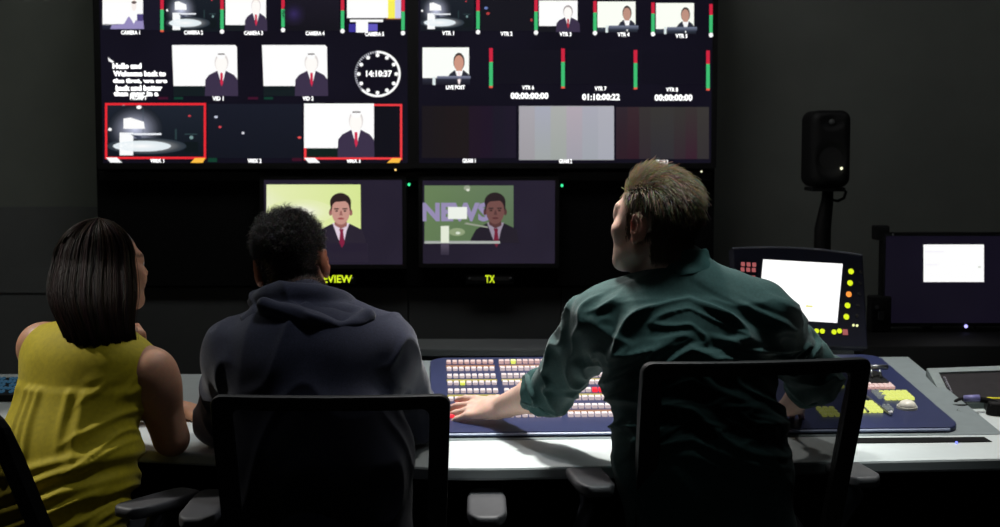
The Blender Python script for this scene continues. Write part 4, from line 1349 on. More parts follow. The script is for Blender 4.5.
def hand(F, wrist, f, n, th, curl=(0.25, 0.3, 0.35, 0.4), spread=0.09, sc=1.0, thumb_in=0.5):
    """palm, four fingers and a thumb; f to the fingertips, n out of the back of the hand, th +1 left, -1 right"""
    f = Vector(f).normalized(); n = Vector(n); n = (n - f * n.dot(f)).normalized()
    s = f.cross(n) * th                                   # towards the thumb
    w = Vector(wrist)
    base = [(0.031, 0.090), (0.010, 0.095), (-0.011, 0.090), (-0.030, 0.081)]
    seg = [(0.042, 0.025, 0.020), (0.047, 0.029, 0.021), (0.043, 0.027, 0.020), (0.033, 0.020, 0.018)]
    for i, ((o, l), sg) in enumerate(zip(base, seg)):
        k = w + (f * l + s * o) * sc
        F.add(p_cone(w + (f * 0.012 + s * o * 0.55 - n * 0.004) * sc, k - n * 0.003 * sc, 0.0150 * sc, 0.0115 * sc), 0.012)
        ang = spread * (1.5 - i)
        d0 = (f * math.cos(ang) + s * math.sin(ang)).normalized()
        c = curl[i]
        p = k
        for j in range(3):
            a = c * (0.55, 1.35, 1.9)[j]
            d = d0 * math.cos(a) - n * math.sin(a)
            q = p + d * sg[j] * sc
            F.add(p_cone(p, q, (0.0096, 0.0084, 0.0076)[j] * sc, (0.0084, 0.0076, 0.0064)[j] * sc), 0.0025 if j else 0.005)
            p = q
    t0 = w + (f * 0.022 + s * 0.024 - n * 0.008) * sc
    d1 = (f * 0.62 + s * 0.72 - n * 0.25).normalized()
    t1 = t0 + d1 * 0.042 * sc
    d2 = (f * (0.78 + 0.1 * thumb_in) + s * (0.5 - 0.5 * thumb_in) - n * 0.2).normalized()
    t2 = t1 + d2 * 0.032 * sc
    t3 = t2 + (d2 - n * 0.1).normalized() * 0.024 * sc
    F.add(p_cone(t0, t1, 0.0165 * sc, 0.0115 * sc), 0.010)
    F.add(p_cone(t1, t2, 0.0108 * sc, 0.0096 * sc), 0.003)
    F.add(p_cone(t2, t3, 0.0096 * sc, 0.0075 * sc), 0.003)
    F.add(p_cone(w - f * 0.02 * sc, w + f * 0.03 * sc, 0.026 * sc, 0.027 * sc, side=s, ks=1.0, kn=0.68), 0.012)

def limb(F, a, b, r1, r2, k=0.015, g=0.0, **kw):
    F.add(p_cone(a, b, r1 + g, r2 + g, **kw), k)

def legs(F, hips, yaw, g=0.0, seat=0.49, spread=0.10, reach=0.44, shin_end=0.10, upto=0.0):
    R = Matrix.Rotation(yaw, 3, 'Z')
    P = Vector((hips[0], hips[1], 0))
    out = []
    for q in (-1, 1):
        h = P + R @ Vector((q * 0.085, 0.02, 0)) + Vector((0, 0, seat + 0.085))
        k = P + R @ Vector((q * (spread + 0.03), reach, 0)) + Vector((0, 0, seat + 0.035))
        an = P + R @ Vector((q * (spread + 0.03), reach + 0.04, 0)) + Vector((0, 0, shin_end))
        limb(F, h, k, 0.078, 0.058, 0.03, g)
        c = k + (an - k) * 0.35 - R @ Vector((0, 0.02, 0))
        limb(F, k, c, 0.056, 0.052, 0.02, g)
        limb(F, c, an, 0.052, 0.036, 0.02, g)
        out.append(an)
    return out, R

def shoe(name, an, R, m, parent):
    a = Vector((an.x, an.y, 0))
    f = Field(a + Vector((-0.3, -0.3, -0.01)), a + Vector((0.3, 0.3, 0.16)), 0.005)
    w = lambda x, y, z: a + R @ Vector((x, y, 0)) + Vector((0, 0, z))
    f.add(p_ell(w(0, 0.0, 0.045), (0.038, 0.06, 0.045), R), 0.01)
    f.add(p_ell(w(0, 0.11, 0.032), (0.044, 0.085, 0.034), R), 0.04)
    f.add(p_cone(w(0, -0.01, 0.05), w(0, -0.01, 0.105), 0.040, 0.043), 0.02)
    f.keep(lambda X, Y, Z: 0.002 - Z)
    V, Fc = f.net()
    return link(name, big_mesh(V, Fc), m, parent)

def ridged(V, sc, seed, warp=0.5):
    out = np.zeros(len(V), f32)
    o = Vector((seed * 3.1, seed * 1.7, -seed * 2.3))
    for i, v in enumerate(V):
        p = Vector((v[0] * sc[0], v[1] * sc[1], v[2] * sc[2])) + o
        q = mnoise.noise(p * 0.6 + Vector((5, 1, 9))) * warp
        a = mnoise.noise(p + Vector((q, q, -q)))
        out[i] = (1 - min(1.0, abs(a) * 2.4)) ** 2
    return out

def soft(V, sc, seed):
    o = Vector((seed * 2.1, seed * 0.7, seed * 1.3))
    return np.array([mnoise.noise(Vector((v[0] * sc[0], v[1] * sc[1], v[2] * sc[2])) + o) for v in V], f32)

def strands(name, P, rad, cols, m, parent):
    """P: n strands x k points; a three-sided tapering tube each, all one mesh"""
    P = np.asarray(P, f32)
    n, k, _ = P.shape
    T = np.gradient(P, axis=1)
    T /= np.linalg.norm(T, axis=2, keepdims=True) + 1e-9
    ref = np.tile(np.array([[0.3, 0.5, 0.81]], f32), (n, 1))
    A = np.cross(T, ref[:, None, :]); A /= np.linalg.norm(A, axis=2, keepdims=True) + 1e-9
    B = np.cross(T, A)
    r = (np.asarray(rad, f32).reshape(-1, 1) * np.linspace(1, 0.25, k)[None, :])[..., None]
    V = np.stack([P + (A * math.cos(a) + B * math.sin(a)) * r for a in (0, 2 * PI / 3, 4 * PI / 3)], 2)
    idx = np.arange(n * k * 3).reshape(n, k, 3)
    F = []
    for e in range(3):
        F.append(np.stack([idx[:, :-1, e], idx[:, :-1, (e + 1) % 3], idx[:, 1:, (e + 1) % 3], idx[:, 1:, e]], -1).reshape(-1, 4))
    me = big_mesh(V.reshape(-1, 3), np.concatenate(F))
    set_col(me, np.repeat(np.asarray(cols, f32), k * 3, 0))
    return link(name, me, m, parent)

def skin_cols(V, head, base, hair_mask=None, hair_col=None, lips=None):
    c = np.tile(np.array(lin(*base), f32), (len(V), 1))
    L = head.local(V)
    inh = (np.abs(L) < 0.14).all(1)
    lp = inh & (L[:, 1] > 0.075) & (np.abs(L[:, 0]) < 0.023) & (np.abs(L[:, 2] + 0.064) < 0.012)
    c[lp] = lin(*(lips or (165, 95, 88)))
    for q in (-1, 1):
        d = np.sqrt((L[:, 0] - q * 0.032) ** 2 + ((L[:, 2] - 0.002) * 1.5) ** 2)
        ey = inh & (d < 0.0125) & (L[:, 1] > 0.083)
        c[ey] = lin(225, 220, 215)
        c[ey & (d < 0.0058)] = lin(50, 36, 28)
        br = inh & (np.abs(L[:, 0] - q * 0.033) < 0.019) & (np.abs(L[:, 2] - 0.026) < 0.0045) & (L[:, 1] > 0.06)
        if hair_col: c[br] = c[br] * 0.4 + 0.6 * np.array(lin(*hair_col), f32)
    ear = inh & (np.abs(L[:, 0]) > 0.073) & (np.abs(L[:, 2] + 0.008) < 0.05) & (np.abs(L[:, 1] + 0.014) < 0.03)
    c[ear] = c[ear] * np.array([1.08, 0.80, 0.74], f32)
    if hair_mask is not None:
        mk = hair_mask(L)[:, None]
        c = c * (1 - mk) + np.array(lin(*hair_col), f32) * mk
    return c

def finish(name, F, m, parent, relax_it=1, disp=None, cols=None):
    V, Fc = F.net()
    if relax_it:
        V = relax(V, Fc, relax_it)
    if disp is not None:
        N = normals(V, Fc)
        V = V + N * disp(V, N)[:, None]
        V = relax(V, Fc, 1, 0.4)
    me = big_mesh(V, Fc)
    if cols is not None:
        set_col(me, cols(V))
    return link(name, me, m, parent), V, Fc

def sstep(x, a, b):
    t = np.clip((x - a) / (b - a), 0, 1)
    return t * t * (3 - 2 * t)

def short_mask(L):
    """where short hair grows on the head"""
    x, y, z = L[:, 0], L[:, 1], L[:, 2]
    line = np.where(y < -0.035, -0.088, np.where(y < 0.028, -0.035 + 0 * y, 0.030 + (y - 0.028) * 0.9))
    line = np.where((y > -0.04) & (y < 0.008) & (np.abs(x) > 0.06), 0.018, line)
    m = sstep(z, line - 0.006, line + 0.012)
    m = m * ((np.abs(L) < 0.15).all(1))
    m = m * (1 - sstep(y, 0.078, 0.09) * (1 - sstep(z, 0.06, 0.075)))
    return m.astype(f32)

def pick_roots(V, N, head, mask, n):
    L = head.local(V)
    w = mask(L)
    idx = np.nonzero(w > 0.3)[0]
    pr = w[idx] / w[idx].sum()
    pick = rng.choice(idx, n, p=pr)
    J = rng.normal(0, 0.0022, (n, 3)).astype(f32)
    return L[pick] + J, N[pick] @ head.Rn

# ------------------------------------------------------------------ the man in the teal shirt
SKIN_A = (238, 198, 180)
pr = thing('person', (0.46, 2.99, 0), 'man with swept-back brown hair and dark teal shirt reaching out to the lit console', 'person')
YR_ = math.radians(6)
hd = Head(at(655.5, 221.5, 3.05), 47, 5, 0, 0.99)
SL_, SR_ = vec(0.225, 3.06, 1.100), vec(0.568, 3.04, 1.110)
EL_, ER_ = vec(0.115, 3.245, 0.910), vec(0.728, 3.19, 0.955)
WL_, WR_ = vec(0.004, 3.415, 0.838), vec(0.715, 3.385, 0.850)
NB = vec(0.398, 3.035, 1.180)
WAIST, PEL = vec(0.435, 2.99, 0.80), vec(0.47, 2.985, 0.58)
CHEST = vec(0.405, 3.025, 1.03)
RX = vec(math.cos(YR_), math.sin(YR_), 0)
def body_r(F):
    hd.add(F)
    limb(F, hd.w(0, -0.032, -0.055), NB, 0.056, 0.060, 0.02)
    limb(F, PEL, WAIST, 0.13, 0.125, 0.04, side=RX, ks=1.2, kn=0.78)
    limb(F, WAIST, CHEST, 0.125, 0.145, 0.05, side=RX, ks=1.15, kn=0.76)
    limb(F, SL_, SR_, 0.05, 0.05, 0.04)
    for a, b, c in ((SL_, EL_, WL_), (SR_, ER_, WR_)):
        limb(F, NB, a, 0.045, 0.048, 0.04)
        limb(F, a, b, 0.047, 0.040, 0.025)
        m = b + (c - b) * 0.3
        limb(F, b, m, 0.041, 0.041, 0.015)
        limb(F, m, c, 0.041, 0.0275, 0.02)
    hand(F, WL_, (-0.80, 0.52, -0.10), (-0.10, -0.50, 0.85), 1, curl=(0.22, 0.24, 0.28, 0.34), spread=0.17, sc=1.03)
    hand(F, WR_, (0.08, 0.92, -0.35), (-0.12, 0.2, 1), -1, curl=(0.35, 0.45, 0.5, 0.55))
    return legs(F, (0.49, 2.98), math.radians(10), seat=0.52)
F = Field((-0.25, 2.78, -0.02), (0.95, 3.80, 1.47), 0.0042)
ank, RL = body_r(F)
o, Vb, Fb = finish('body', F, M_skin, pr, 1, cols=lambda V: skin_cols(V, hd, SKIN_A, short_mask, (88, 72, 56)))
Nb = normals(Vb, Fb)
del F
# hair
def hair_short(V, N, head, n, fn, colr, m, parent, name='hair', mask=short_mask, k=7, r=0.0008, jit=0.25, sides=None):
    Lr, Nr = pick_roots(V, N, head, mask, n)
    P = fn(Lr, Nr, k)
    W = (P.reshape(-1, 3) * head.s) @ head.Rn.T + V3(head.c)
    cols = np.array([[q * (1 + jit * rng.normal()) for q in lin(*colr)] for _ in range(n)], f32).clip(0.001, 1)
    if sides is not None:                                            # shade on the lower sides and back, painted into the strand colours
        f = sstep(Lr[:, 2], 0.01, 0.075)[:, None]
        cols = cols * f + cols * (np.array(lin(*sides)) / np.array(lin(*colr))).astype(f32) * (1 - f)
    return strands(name, W.reshape(P.shape), rng.uniform(0.7, 1.25, n) * r, cols, m, parent)
def grow(Lr, dirs, lens, k, bend=None):
    t = np.linspace(0, 1, k)[None, :, None]
    P = Lr[:, None, :] + dirs[:, None, :] * lens[:, None, None] * t
    if bend is not None:
        P = P + bend[:, None, :] * lens[:, None, None] * t ** 2
    return P
def clumpnoise(L, sc, seed):
    o = Vector((seed, seed * 2, seed * 3))
    return np.array([list(mnoise.noise_vector(Vector(map(float, l)) * sc + o)) for l in L], f32)
def quiff(Lr, Nr, k):
    n = len(Lr)
    x, y, z = Lr[:, 0], Lr[:, 1], Lr[:, 2]
    top = sstep(z, 0.045, 0.095)
    fr = sstep(y, 0.005, 0.06) * sstep(z, 0.03, 0.08)
    cl = clumpnoise(Lr, 48, 3)
    one = np.ones(n)
    comb = np.stack([0.30 * one, -0.85 * one, 0.05 * one], 1)      # swept back over the crown
    frontd = np.stack([0.15 * one, -0.20 * one, 0.9 * one], 1)
    down = np.stack([0.10 * one, -0.30 * one, -0.95 * one], 1)
    d = down * (1 - top)[:, None] + comb * top[:, None]
    d = d * (1 - fr)[:, None] + frontd * fr[:, None]
    d = d - Nr * np.minimum(0, (d * Nr).sum(1))[:, None]             # never into the scalp
    d = d + Nr * (0.30 + 0.22 * top)[:, None] + cl * 0.38 + rng.normal(0, 0.09, (n, 3))
    d /= np.linalg.norm(d, axis=1, keepdims=True)
    ln = 0.007 + 0.006 * sstep(z, -0.08, 0.0) + 0.008 * sstep(z, 0.0, 0.05) + 0.009 * top + 0.012 * fr
    ln = ln * rng.uniform(0.65, 1.1, n) * (1 + 0.3 * cl[:, 0])
    back = sstep(-y, 0.0, 0.06)
    bend = np.stack([0.05 * one, -0.45 * fr - 0.05, -0.15 - 0.55 * back * top], 1)
    return grow(Lr, d.astype(f32), ln.astype(f32), k, bend.astype(f32))
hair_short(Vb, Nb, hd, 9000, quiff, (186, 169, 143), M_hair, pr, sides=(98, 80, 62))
# shirt
M_teal = mat('teal_cotton', (44, 76, 74), 0.75, var=0.14, scale=160, bump=0.25, bscale=900, sheen=0.15, spec=0.25)
M_teal_seam = mat('teal_cotton_edge', (46, 80, 78), 0.75, var=0.1, scale=160, spec=0.25)
F = Field((0.0, 2.74, 0.50), (0.92, 3.50, 1.30), 0.0042)
limb(F, PEL, WAIST, 0.158, 0.152, 0.04, side=RX, ks=1.2, kn=0.80)
limb(F, WAIST, CHEST, 0.152, 0.168, 0.05, side=RX, ks=1.12, kn=0.74)
F.add(p_ell((0.395, 3.015, 1.075), (0.175, 0.085, 0.115)), 0.05)
limb(F, SL_, SR_, 0.064, 0.064, 0.05)
for a, b, c in ((SL_, EL_, WL_), (SR_, ER_, WR_)):
    limb(F, NB + vec(0, 0, 0.005), a + vec(0, 0, 0.008), 0.056, 0.052, 0.05)
    limb(F, a, b, 0.066, 0.055, 0.03)
    limb(F, b, b + (c - b) * 0.10, 0.056, 0.056, 0.015)
F.add(p_cone(NB + vec(0, 0.0, -0.01), NB + vec(-0.005, 0.012, 0.03), 0.070, 0.066), 0.02)
limb(F, WR_ + (ER_ - WR_) * 0.95, WR_ + (ER_ - WR_) * 0.68, 0.053, 0.049, 0.015)
def disp_teal(V, N):
    U = np.stack([V[:, 0], V[:, 1], V[:, 2] + 0.35 * np.abs(V[:, 0] - 0.40)], 1)     # folds sag between the shoulders
    back = ridged(U, (3.6, 4.2, 13.0), 1.0, 1.6)
    fine = ridged(U, (8.0, 8.0, 24.0), 9.0, 1.6)
    arms = ridged(V, (13, 13, 15), 4.0, 1.2)
    low = ridged(V, (8.0, 5.0, 2.4), 6.0, 0.9)
    wz = sstep(V[:, 2], 0.76, 0.92)
    dl = np.clip(sstep(V[:, 0], 0.25, 0.17) + sstep(V[:, 0], 0.62, 0.68), 0, 1) * sstep(V[:, 2], 0.8, 0.9)
    quiet = 1 - 0.7 * sstep(V[:, 2], 1.12, 1.17)
    d = ((0.018 * back + 0.006 * fine) * wz * (1 - dl) + 0.015 * arms * dl) * quiet + 0.010 * low * (1 - wz)
    return d + 0.005 * soft(V, (14, 14, 14), 2) - 0.005
finish('shirt', F, M_teal, pr, 2, disp_teal)
del F
# rolled cuff on the left sleeve, cuff at the right wrist, collar
def cuff(name, a, d, r, w, m, parent, th=0.006):
    d = Vector(d).normalized(); a = Vector(a)
    f = Field(a - Vector((0.1, 0.1, 0.1)), a + Vector((0.1, 0.1, 0.1)), 0.0035)
    f.add(p_cone(a - d * w / 2, a + d * w / 2, r, r * 0.97), 0.004)
    V0, F0 = V3(a), V3(d)
    f.keep(lambda X, Y, Z: np.abs((X - V0[0]) * F0[0] + (Y - V0[1]) * F0[1] + (Z - V0[2]) * F0[2]) - w / 2)
    V, Fc = f.net()
    V = relax(V, Fc, 2)
    N = normals(V, Fc)
    V = V + N * (0.004 * soft(V, (40, 40, 40), 3))[:, None]
    return link(name, big_mesh(V, Fc), m, parent)
dL = (WL_ - EL_)
cuff('rolled_cuff', EL_ + dL * 0.07, dL, 0.060, 0.045, M_teal_seam, pr)
cuff('cuff', WR_ + (ER_ - WR_) * 0.66, WR_ - ER_, 0.053, 0.045, M_teal_seam, pr)
cb = NB + vec(-0.004, 0.004, 0.030)
cd = vec(-0.22, 0.30, 1).normalized()
f = Field(cb - vec(0.13, 0.13, 0.1), cb + vec(0.13, 0.13, 0.1), 0.0035)
f.add(p_cone(cb - cd * 0.03, cb + cd * 0.022, 0.075, 0.069), 0.004)
f.cut(p_cone(cb - cd * 0.02, cb + cd * 0.10, 0.061, 0.061), 0.004)
C0, D0 = V3(cb), V3(cd)
f.keep(lambda X, Y, Z: np.abs((X - C0[0]) * D0[0] + (Y - C0[1]) * D0[1] + (Z - C0[2]) * D0[2]) - 0.028)
V, Fc = f.net(); V = relax(V, Fc, 2); N = normals(V, Fc)
V = V + N * (0.005 * soft(V, (26, 26, 26), 5))[:, None]
link('collar', big_mesh(V, Fc), M_teal_seam, pr)
# trousers and shoes
M_trouser = mat('dark_trousers', (26, 28, 36), 0.85, var=0.12, scale=120, bump=0.2, bscale=700)
M_shoe = mat('dark_shoes', (20, 19, 19), 0.5, var=0.1, scale=60)
def trousers(parent, hips, yaw, seat, pel, m):
    F = Field((hips[0] - 0.55, hips[1] - 0.25, 0.05), (hips[0] + 0.55, hips[1] + 0.75, 0.72), 0.007)
    an, R = legs(F, hips, yaw, 0.012, seat)
    F.add(p_ell((hips[0], hips[1] + 0.02, seat + 0.09), (0.175, 0.14, 0.10), R), 0.05)
    finish('trousers', F, m, parent, 2, lambda V, N: 0.006 * ridged(V, (9, 9, 9), 2.0))
    for a in an:
        shoe('shoe', a, R, M_shoe, parent)
trousers(pr, (0.49, 2.98), math.radians(10), 0.52, PEL, M_trouser)

# ------------------------------------------------------------------ the man in the navy hoodie
SKIN_B = (158, 112, 88)
pm_ = thing('person', (-0.38, 2.98, 0), 'man with short dark curly hair in a navy hooded sweatshirt sitting between the other two', 'person')
hd = Head(at(291.5, 263, 3.22), -2, -2, -8, 1.0)
SL_, SR_ = vec(-0.586, 3.08, 1.010), vec(-0.262, 3.08, 1.028)
EL_, ER_ = vec(-0.658, 3.27, 0.835), vec(-0.205, 3.28, 0.84)
WL_, WR_ = vec(-0.545, 3.53, 0.815), vec(-0.28, 3.53, 0.815)
NB = vec(-0.442, 3.135, 1.115)
WAIST, PEL = vec(-0.395, 3.0, 0.78), vec(-0.37, 2.98, 0.58)
CHEST = vec(-0.415, 3.06, 0.97)
RX = vec(1, 0, 0)
F = Field((-0.85, 2.78, -0.02), (0.05, 3.78, 1.36), 0.0045)
hd.add(F)
limb(F, hd.w(0, -0.030, -0.055), NB, 0.056, 0.062, 0.02)
limb(F, PEL, WAIST, 0.13, 0.125, 0.04, side=RX, ks=1.2, kn=0.78)
limb(F, WAIST, CHEST, 0.125, 0.145, 0.05, side=RX, ks=1.15, kn=0.76)
limb(F, SL_, SR_, 0.05, 0.05, 0.04)
for a, b, c in ((SL_, EL_, WL_), (SR_, ER_, WR_)):
    limb(F, NB, a, 0.045, 0.048, 0.04)
    limb(F, a, b, 0.047, 0.040, 0.025)
    limb(F, b, b + (c - b) * 0.3, 0.041, 0.041, 0.015)
    limb(F, b + (c - b) * 0.3, c, 0.041, 0.0275, 0.02)
hand(F, WL_, (0.15, 0.95, -0.12), (0, 0.1, 1), 1)
hand(F, WR_, (-0.15, 0.95, -0.12), (0, 0.1, 1), -1)
legs(F, (-0.38, 2.98), 0, seat=0.49)
def fade_mask(L):
    return short_mask(L) * (0.35 + 0.65 * sstep(L[:, 2], -0.075, -0.02))
o, Vb, Fb = finish('body', F, M_skin, pm_, 1, cols=lambda V: skin_cols(V, hd, SKIN_B, fade_mask, (30, 25, 23)))
Nb = normals(Vb, Fb)
del F
def curls(Lr, Nr, k):
    n = len(Lr)
    z = Lr[:, 2]
    top = sstep(z, 0.012, 0.062)
    cl = clumpnoise(Lr, 70, 7)
    d = Nr * 0.8 + cl * 0.7 * top[:, None] + np.array([0, -0.15, 0.10], f32) + rng.normal(0, 0.15, (n, 3))
    d /= np.linalg.norm(d, axis=1, keepdims=True)
    ln = (0.0035 + 0.004 * sstep(z, -0.05, 0.02) + 0.012 * top) * rng.uniform(0.6, 1.15, n) * (1 + 0.5 * cl[:, 1])
    P = grow(Lr, d.astype(f32), ln.astype(f32), k)
    t = np.linspace(0, 1, k)[None, :]
    ph = (cl[:, 0] * 9)[:, None] + t * 2 * PI * 1.3
    a = np.cross(d, np.array([0.2, 0.9, 0.35])); a /= np.linalg.norm(a, axis=1, keepdims=True)
    b = np.cross(d, a)
    rr = (0.0050 * top)[:, None] * t
    return (P + a[:, None, :] * (rr * np.cos(ph))[..., None] + b[:, None, :] * (rr * np.sin(ph))[..., None]).astype(f32)
hair_short(Vb, Nb, hd, 9000, curls, (84, 78, 74), M_hair, pm_, k=8, r=0.0008)
M_navyf = mat('navy_fleece', (41, 44, 64), 0.9, var=0.22, scale=260, bump=0.3, bscale=800, sheen=0.3, spec=0.2)
F = Field((-0.80, 2.76, 0.50), (0.0, 3.62, 1.22), 0.0048)
limb(F, PEL, WAIST, 0.160, 0.160, 0.04, side=RX, ks=1.2, kn=0.80)
limb(F, WAIST, CHEST, 0.160, 0.172, 0.05, side=RX, ks=1.16, kn=0.76)
F.add(p_ell((-0.415, 3.05, 1.02), (0.185, 0.09, 0.11)), 0.05)
limb(F, SL_, SR_, 0.068, 0.068, 0.05)
for a, b, c in ((SL_, EL_, WL_), (SR_, ER_, WR_)):
    limb(F, NB, a, 0.056, 0.056, 0.05)
    limb(F, a, b, 0.071, 0.060, 0.03)
    limb(F, b, c - (c - b) * 0.08, 0.060, 0.042, 0.02)
def disp_navy(V, N):
    a = ridged(V, (5.0, 5.0, 4.0), 1.5, 1.0)
    b = ridged(V, (10, 10, 8), 3.0, 1.0)
    side = np.clip(sstep(V[:, 0], -0.55, -0.62) + sstep(V[:, 0], -0.28, -0.21), 0, 1)
    return 0.007 * a * (1 - side) + 0.009 * b * side + 0.004 * soft(V, (12, 12, 12), 1) - 0.003
finish('hooded_sweatshirt', F, M_navyf, pm_, 2, disp_navy)
del F
# the hood lying in folds behind the neck
hc = vec(-0.425, 3.10, 1.085)
F = Field((-0.70, 2.84, 0.88), (-0.14, 3.34, 1.24), 0.0038)
def sweep(pts, r, k):
    for i in range(len(pts) - 1):
        F.add(p_cone(pts[i], pts[i + 1], r, r), k)
def arcp(a0, a1, n, rx, ry, z0, z1, tilt=0.0, ox=0.0, oy=0.0):
    out = []
    for k in range(n + 1):
        a = math.radians(a0 + (a1 - a0) * k / n)
        out.append(hc + vec(ox + rx * math.cos(a), oy - ry * math.sin(a), z0 + z1 * math.sin(a) + tilt * math.cos(a)))
    return out
F.add(p_ell(hc + vec(0.0, -0.045, -0.005), (0.150, 0.068, 0.072)), 0.03)                 # the bag of the hood
F.add(p_ell(hc + vec(0.035, -0.080, -0.045), (0.105, 0.040, 0.062)), 0.03)
sweep(arcp(-25, 205, 22, 0.150, 0.075, -0.030, 0.030, 0.004, 0.0, 0.025), 0.034, 0.022)    # outer roll on the shoulders
sweep(arcp(-15, 195, 20, 0.094, 0.062, 0.038, 0.030, -0.006, -0.012, 0.018), 0.026, 0.014)  # inner roll against the neck
sweep([hc + vec(-0.085, -0.088, 0.050), hc + vec(0.02, -0.118, 0.018), hc + vec(0.125, -0.092, -0.022)], 0.020, 0.012)
sweep([hc + vec(0.0, -0.112, -0.030), hc + vec(0.07, -0.115, -0.012), hc + vec(0.135, -0.07, 0.02)], 0.018, 0.012)
F.cut(p_cone(hc + vec(-0.03, -0.135, -0.012), hc + vec(0.12, -0.122, 0.0), 0.010, 0.008), 0.016)
F.cut(p_ell(hc + vec(-0.015, 0.03, 0.075), (0.060, 0.066, 0.10)), 0.02)
finish('hood', F, M_navyf, pm_, 2, lambda V, N: 0.007 * ridged(np.stack([V[:, 0], V[:, 1], V[:, 2] + 0.3 * V[:, 0]], 1), (7, 7, 17), 5.0, 1.4) + 0.003 * soft(V, (20, 20, 20), 3) - 0.003)
del F
trousers(pm_, (-0.38, 2.98), 0, 0.49, PEL, M_trouser)

# ------------------------------------------------------------------ the woman in yellow
SKIN_C = (208, 154, 122)
pw = thing('person', (-1.0, 3.02, 0), 'woman with long dark hair in a sleeveless yellow blouse, chin on her hand', 'person')
YW = math.radians(-24)
hd = Head(at(107, 267, 3.36), -48, 2, 0, 0.90)
SL_, SR_ = vec(-1.075, 3.27, 1.005), vec(-0.795, 3.155, 0.962)
EL_, ER_ = vec(-1.02, 3.50, 0.82), vec(-0.762, 3.20, 0.805)
WL_, WR_ = vec(-0.84, 3.60, 0.80), vec(-0.880, 3.41, 0.945)
NB = vec(-0.940, 3.262, 1.025)
WAIST, PEL = vec(-0.985, 3.10, 0.76), vec(-1.0, 3.03, 0.57)
CHEST = vec(-0.955, 3.19, 0.95)
RX = vec(math.cos(YW), math.sin(YW), 0)
F = Field((-1.35, 2.80, -0.02), (-0.45, 3.85, 1.33), 0.0044)
hd.add(F, True)
limb(F, hd.w(0, -0.030, -0.055), NB, 0.046, 0.050, 0.02)
limb(F, PEL, WAIST, 0.125, 0.105, 0.04, side=RX, ks=1.25, kn=0.8)
limb(F, WAIST, CHEST, 0.105, 0.12, 0.05, side=RX, ks=1.15, kn=0.76)
limb(F, SL_, SR_, 0.045, 0.045, 0.04)
for a, b, c in ((SL_, EL_, WL_), (SR_, ER_, WR_)):
    limb(F, NB, a, 0.038, 0.044, 0.04)
    limb(F, a, a + (b - a) * 0.25, 0.054, 0.054, 0.03)
    limb(F, a + (b - a) * 0.2, b, 0.054, 0.041, 0.025)
    limb(F, b, b + (c - b) * 0.3, 0.038, 0.038, 0.015)
    limb(F, b + (c - b) * 0.3, c, 0.038, 0.024, 0.02)
hand(F, WR_, (-0.25, -0.05, 1.0), (0.7, -0.6, 0.1), -1, curl=(0.9, 1.0, 1.05, 1.1), sc=0.85)
hand(F, WL_, (0.9, 0.35, -0.1), (0, 0, 1), 1, sc=0.9)
legs(F, (-1.0, 3.03), YW, seat=0.485)
def long_mask(L):
    x, y, z = L[:, 0], L[:, 1], L[:, 2]
    m = sstep(z, 0.055 + 0 * z, 0.075) * (y < 0.082) + sstep(-y, -0.01, 0.01) * (z > -0.09)
    return np.clip(m * (np.abs(L) < 0.15).all(1), 0, 1).astype(f32)
o, Vb, Fb = finish('body', F, M_skin, pw, 1, cols=lambda V: skin_cols(V, hd, SKIN_C, long_mask, (28, 20, 17), (178, 88, 82)))
del F
# long hair: sheets of strands from the parting over the crown and down the back
def hair_surface(phi, t, off=0.0, zend=0.0):
    """phi: direction around the head (0 = face), t: 0 at the parting to 1 at the tips"""
    phi = np.asarray(phi, f32); t = np.asarray(t, f32)
    a, b, h = 0.101, 0.118, 0.106
    cap = np.clip(t / 0.42, 0, 1)
    th = cap * PI / 2
    rx, ry = np.sin(phi), np.cos(phi)
    # the face stays free: at the sides hair leaves the forehead and falls past the cheek
    x = a * np.sin(th) * rx
    y = b * np.sin(th) * ry - 0.014
    z = h * np.cos(th) + 0.02
    fall = np.clip((t - 0.42) / 0.58, 0, 1)
    L = 0.30 + zend
    z = z - fall * L * (1 + 0 * phi)
    pinch = 1 - 0.30 * sstep(fall, 0.15, 1.0) + 0.08 * np.sin(np.clip(fall * 2.2, 0, 1) * PI)
    x = x * pinch; y = y * pinch
    P = np.stack([x * (1 + off / 0.1), y * (1 + off / 0.1), z + off * np.cos(th)], -1)
    return P
def hair_world(P, fall):
    W = (P.reshape(-1, 3) * hd.s) @ hd.Rn.T + V3(hd.c)
    W = W.reshape(P.shape)
    # the lower lengths lie back on the shoulder blades
    f = sstep(-W[..., 2], -(hd.c.z + 0.075), -1.035)
    g = np.clip((hd.c.z + 0.02 - W[..., 2]) / 0.17, 0, 1)
    W[..., 1] -= 0.158 * f + 0.02 * g * g
    W[..., 0] += 0.026 * f + 0.026 * g * g
    return W
ns, kk = 5200, 18
phi = (rng.uniform(0, 1, ns) * (2 * PI - 2 * 1.16) + 1.16).astype(f32)
t = np.linspace(0.0, 1.0, kk)[None, :].astype(f32) * rng.uniform(0.86, 1.0, (ns, 1)).astype(f32)
t0 = rng.uniform(0.0, 0.32, (ns, 1)).astype(f32) * (rng.uniform(0, 1, (ns, 1)) < 0.5)
t = t0 + (t - 0) * (1 - t0)
wig = 0.035 * np.sin(t * 5 + rng.uniform(0, 6, (ns, 1)))
ph = phi[:, None] + wig * rng.normal(0, 1, (ns, 1))
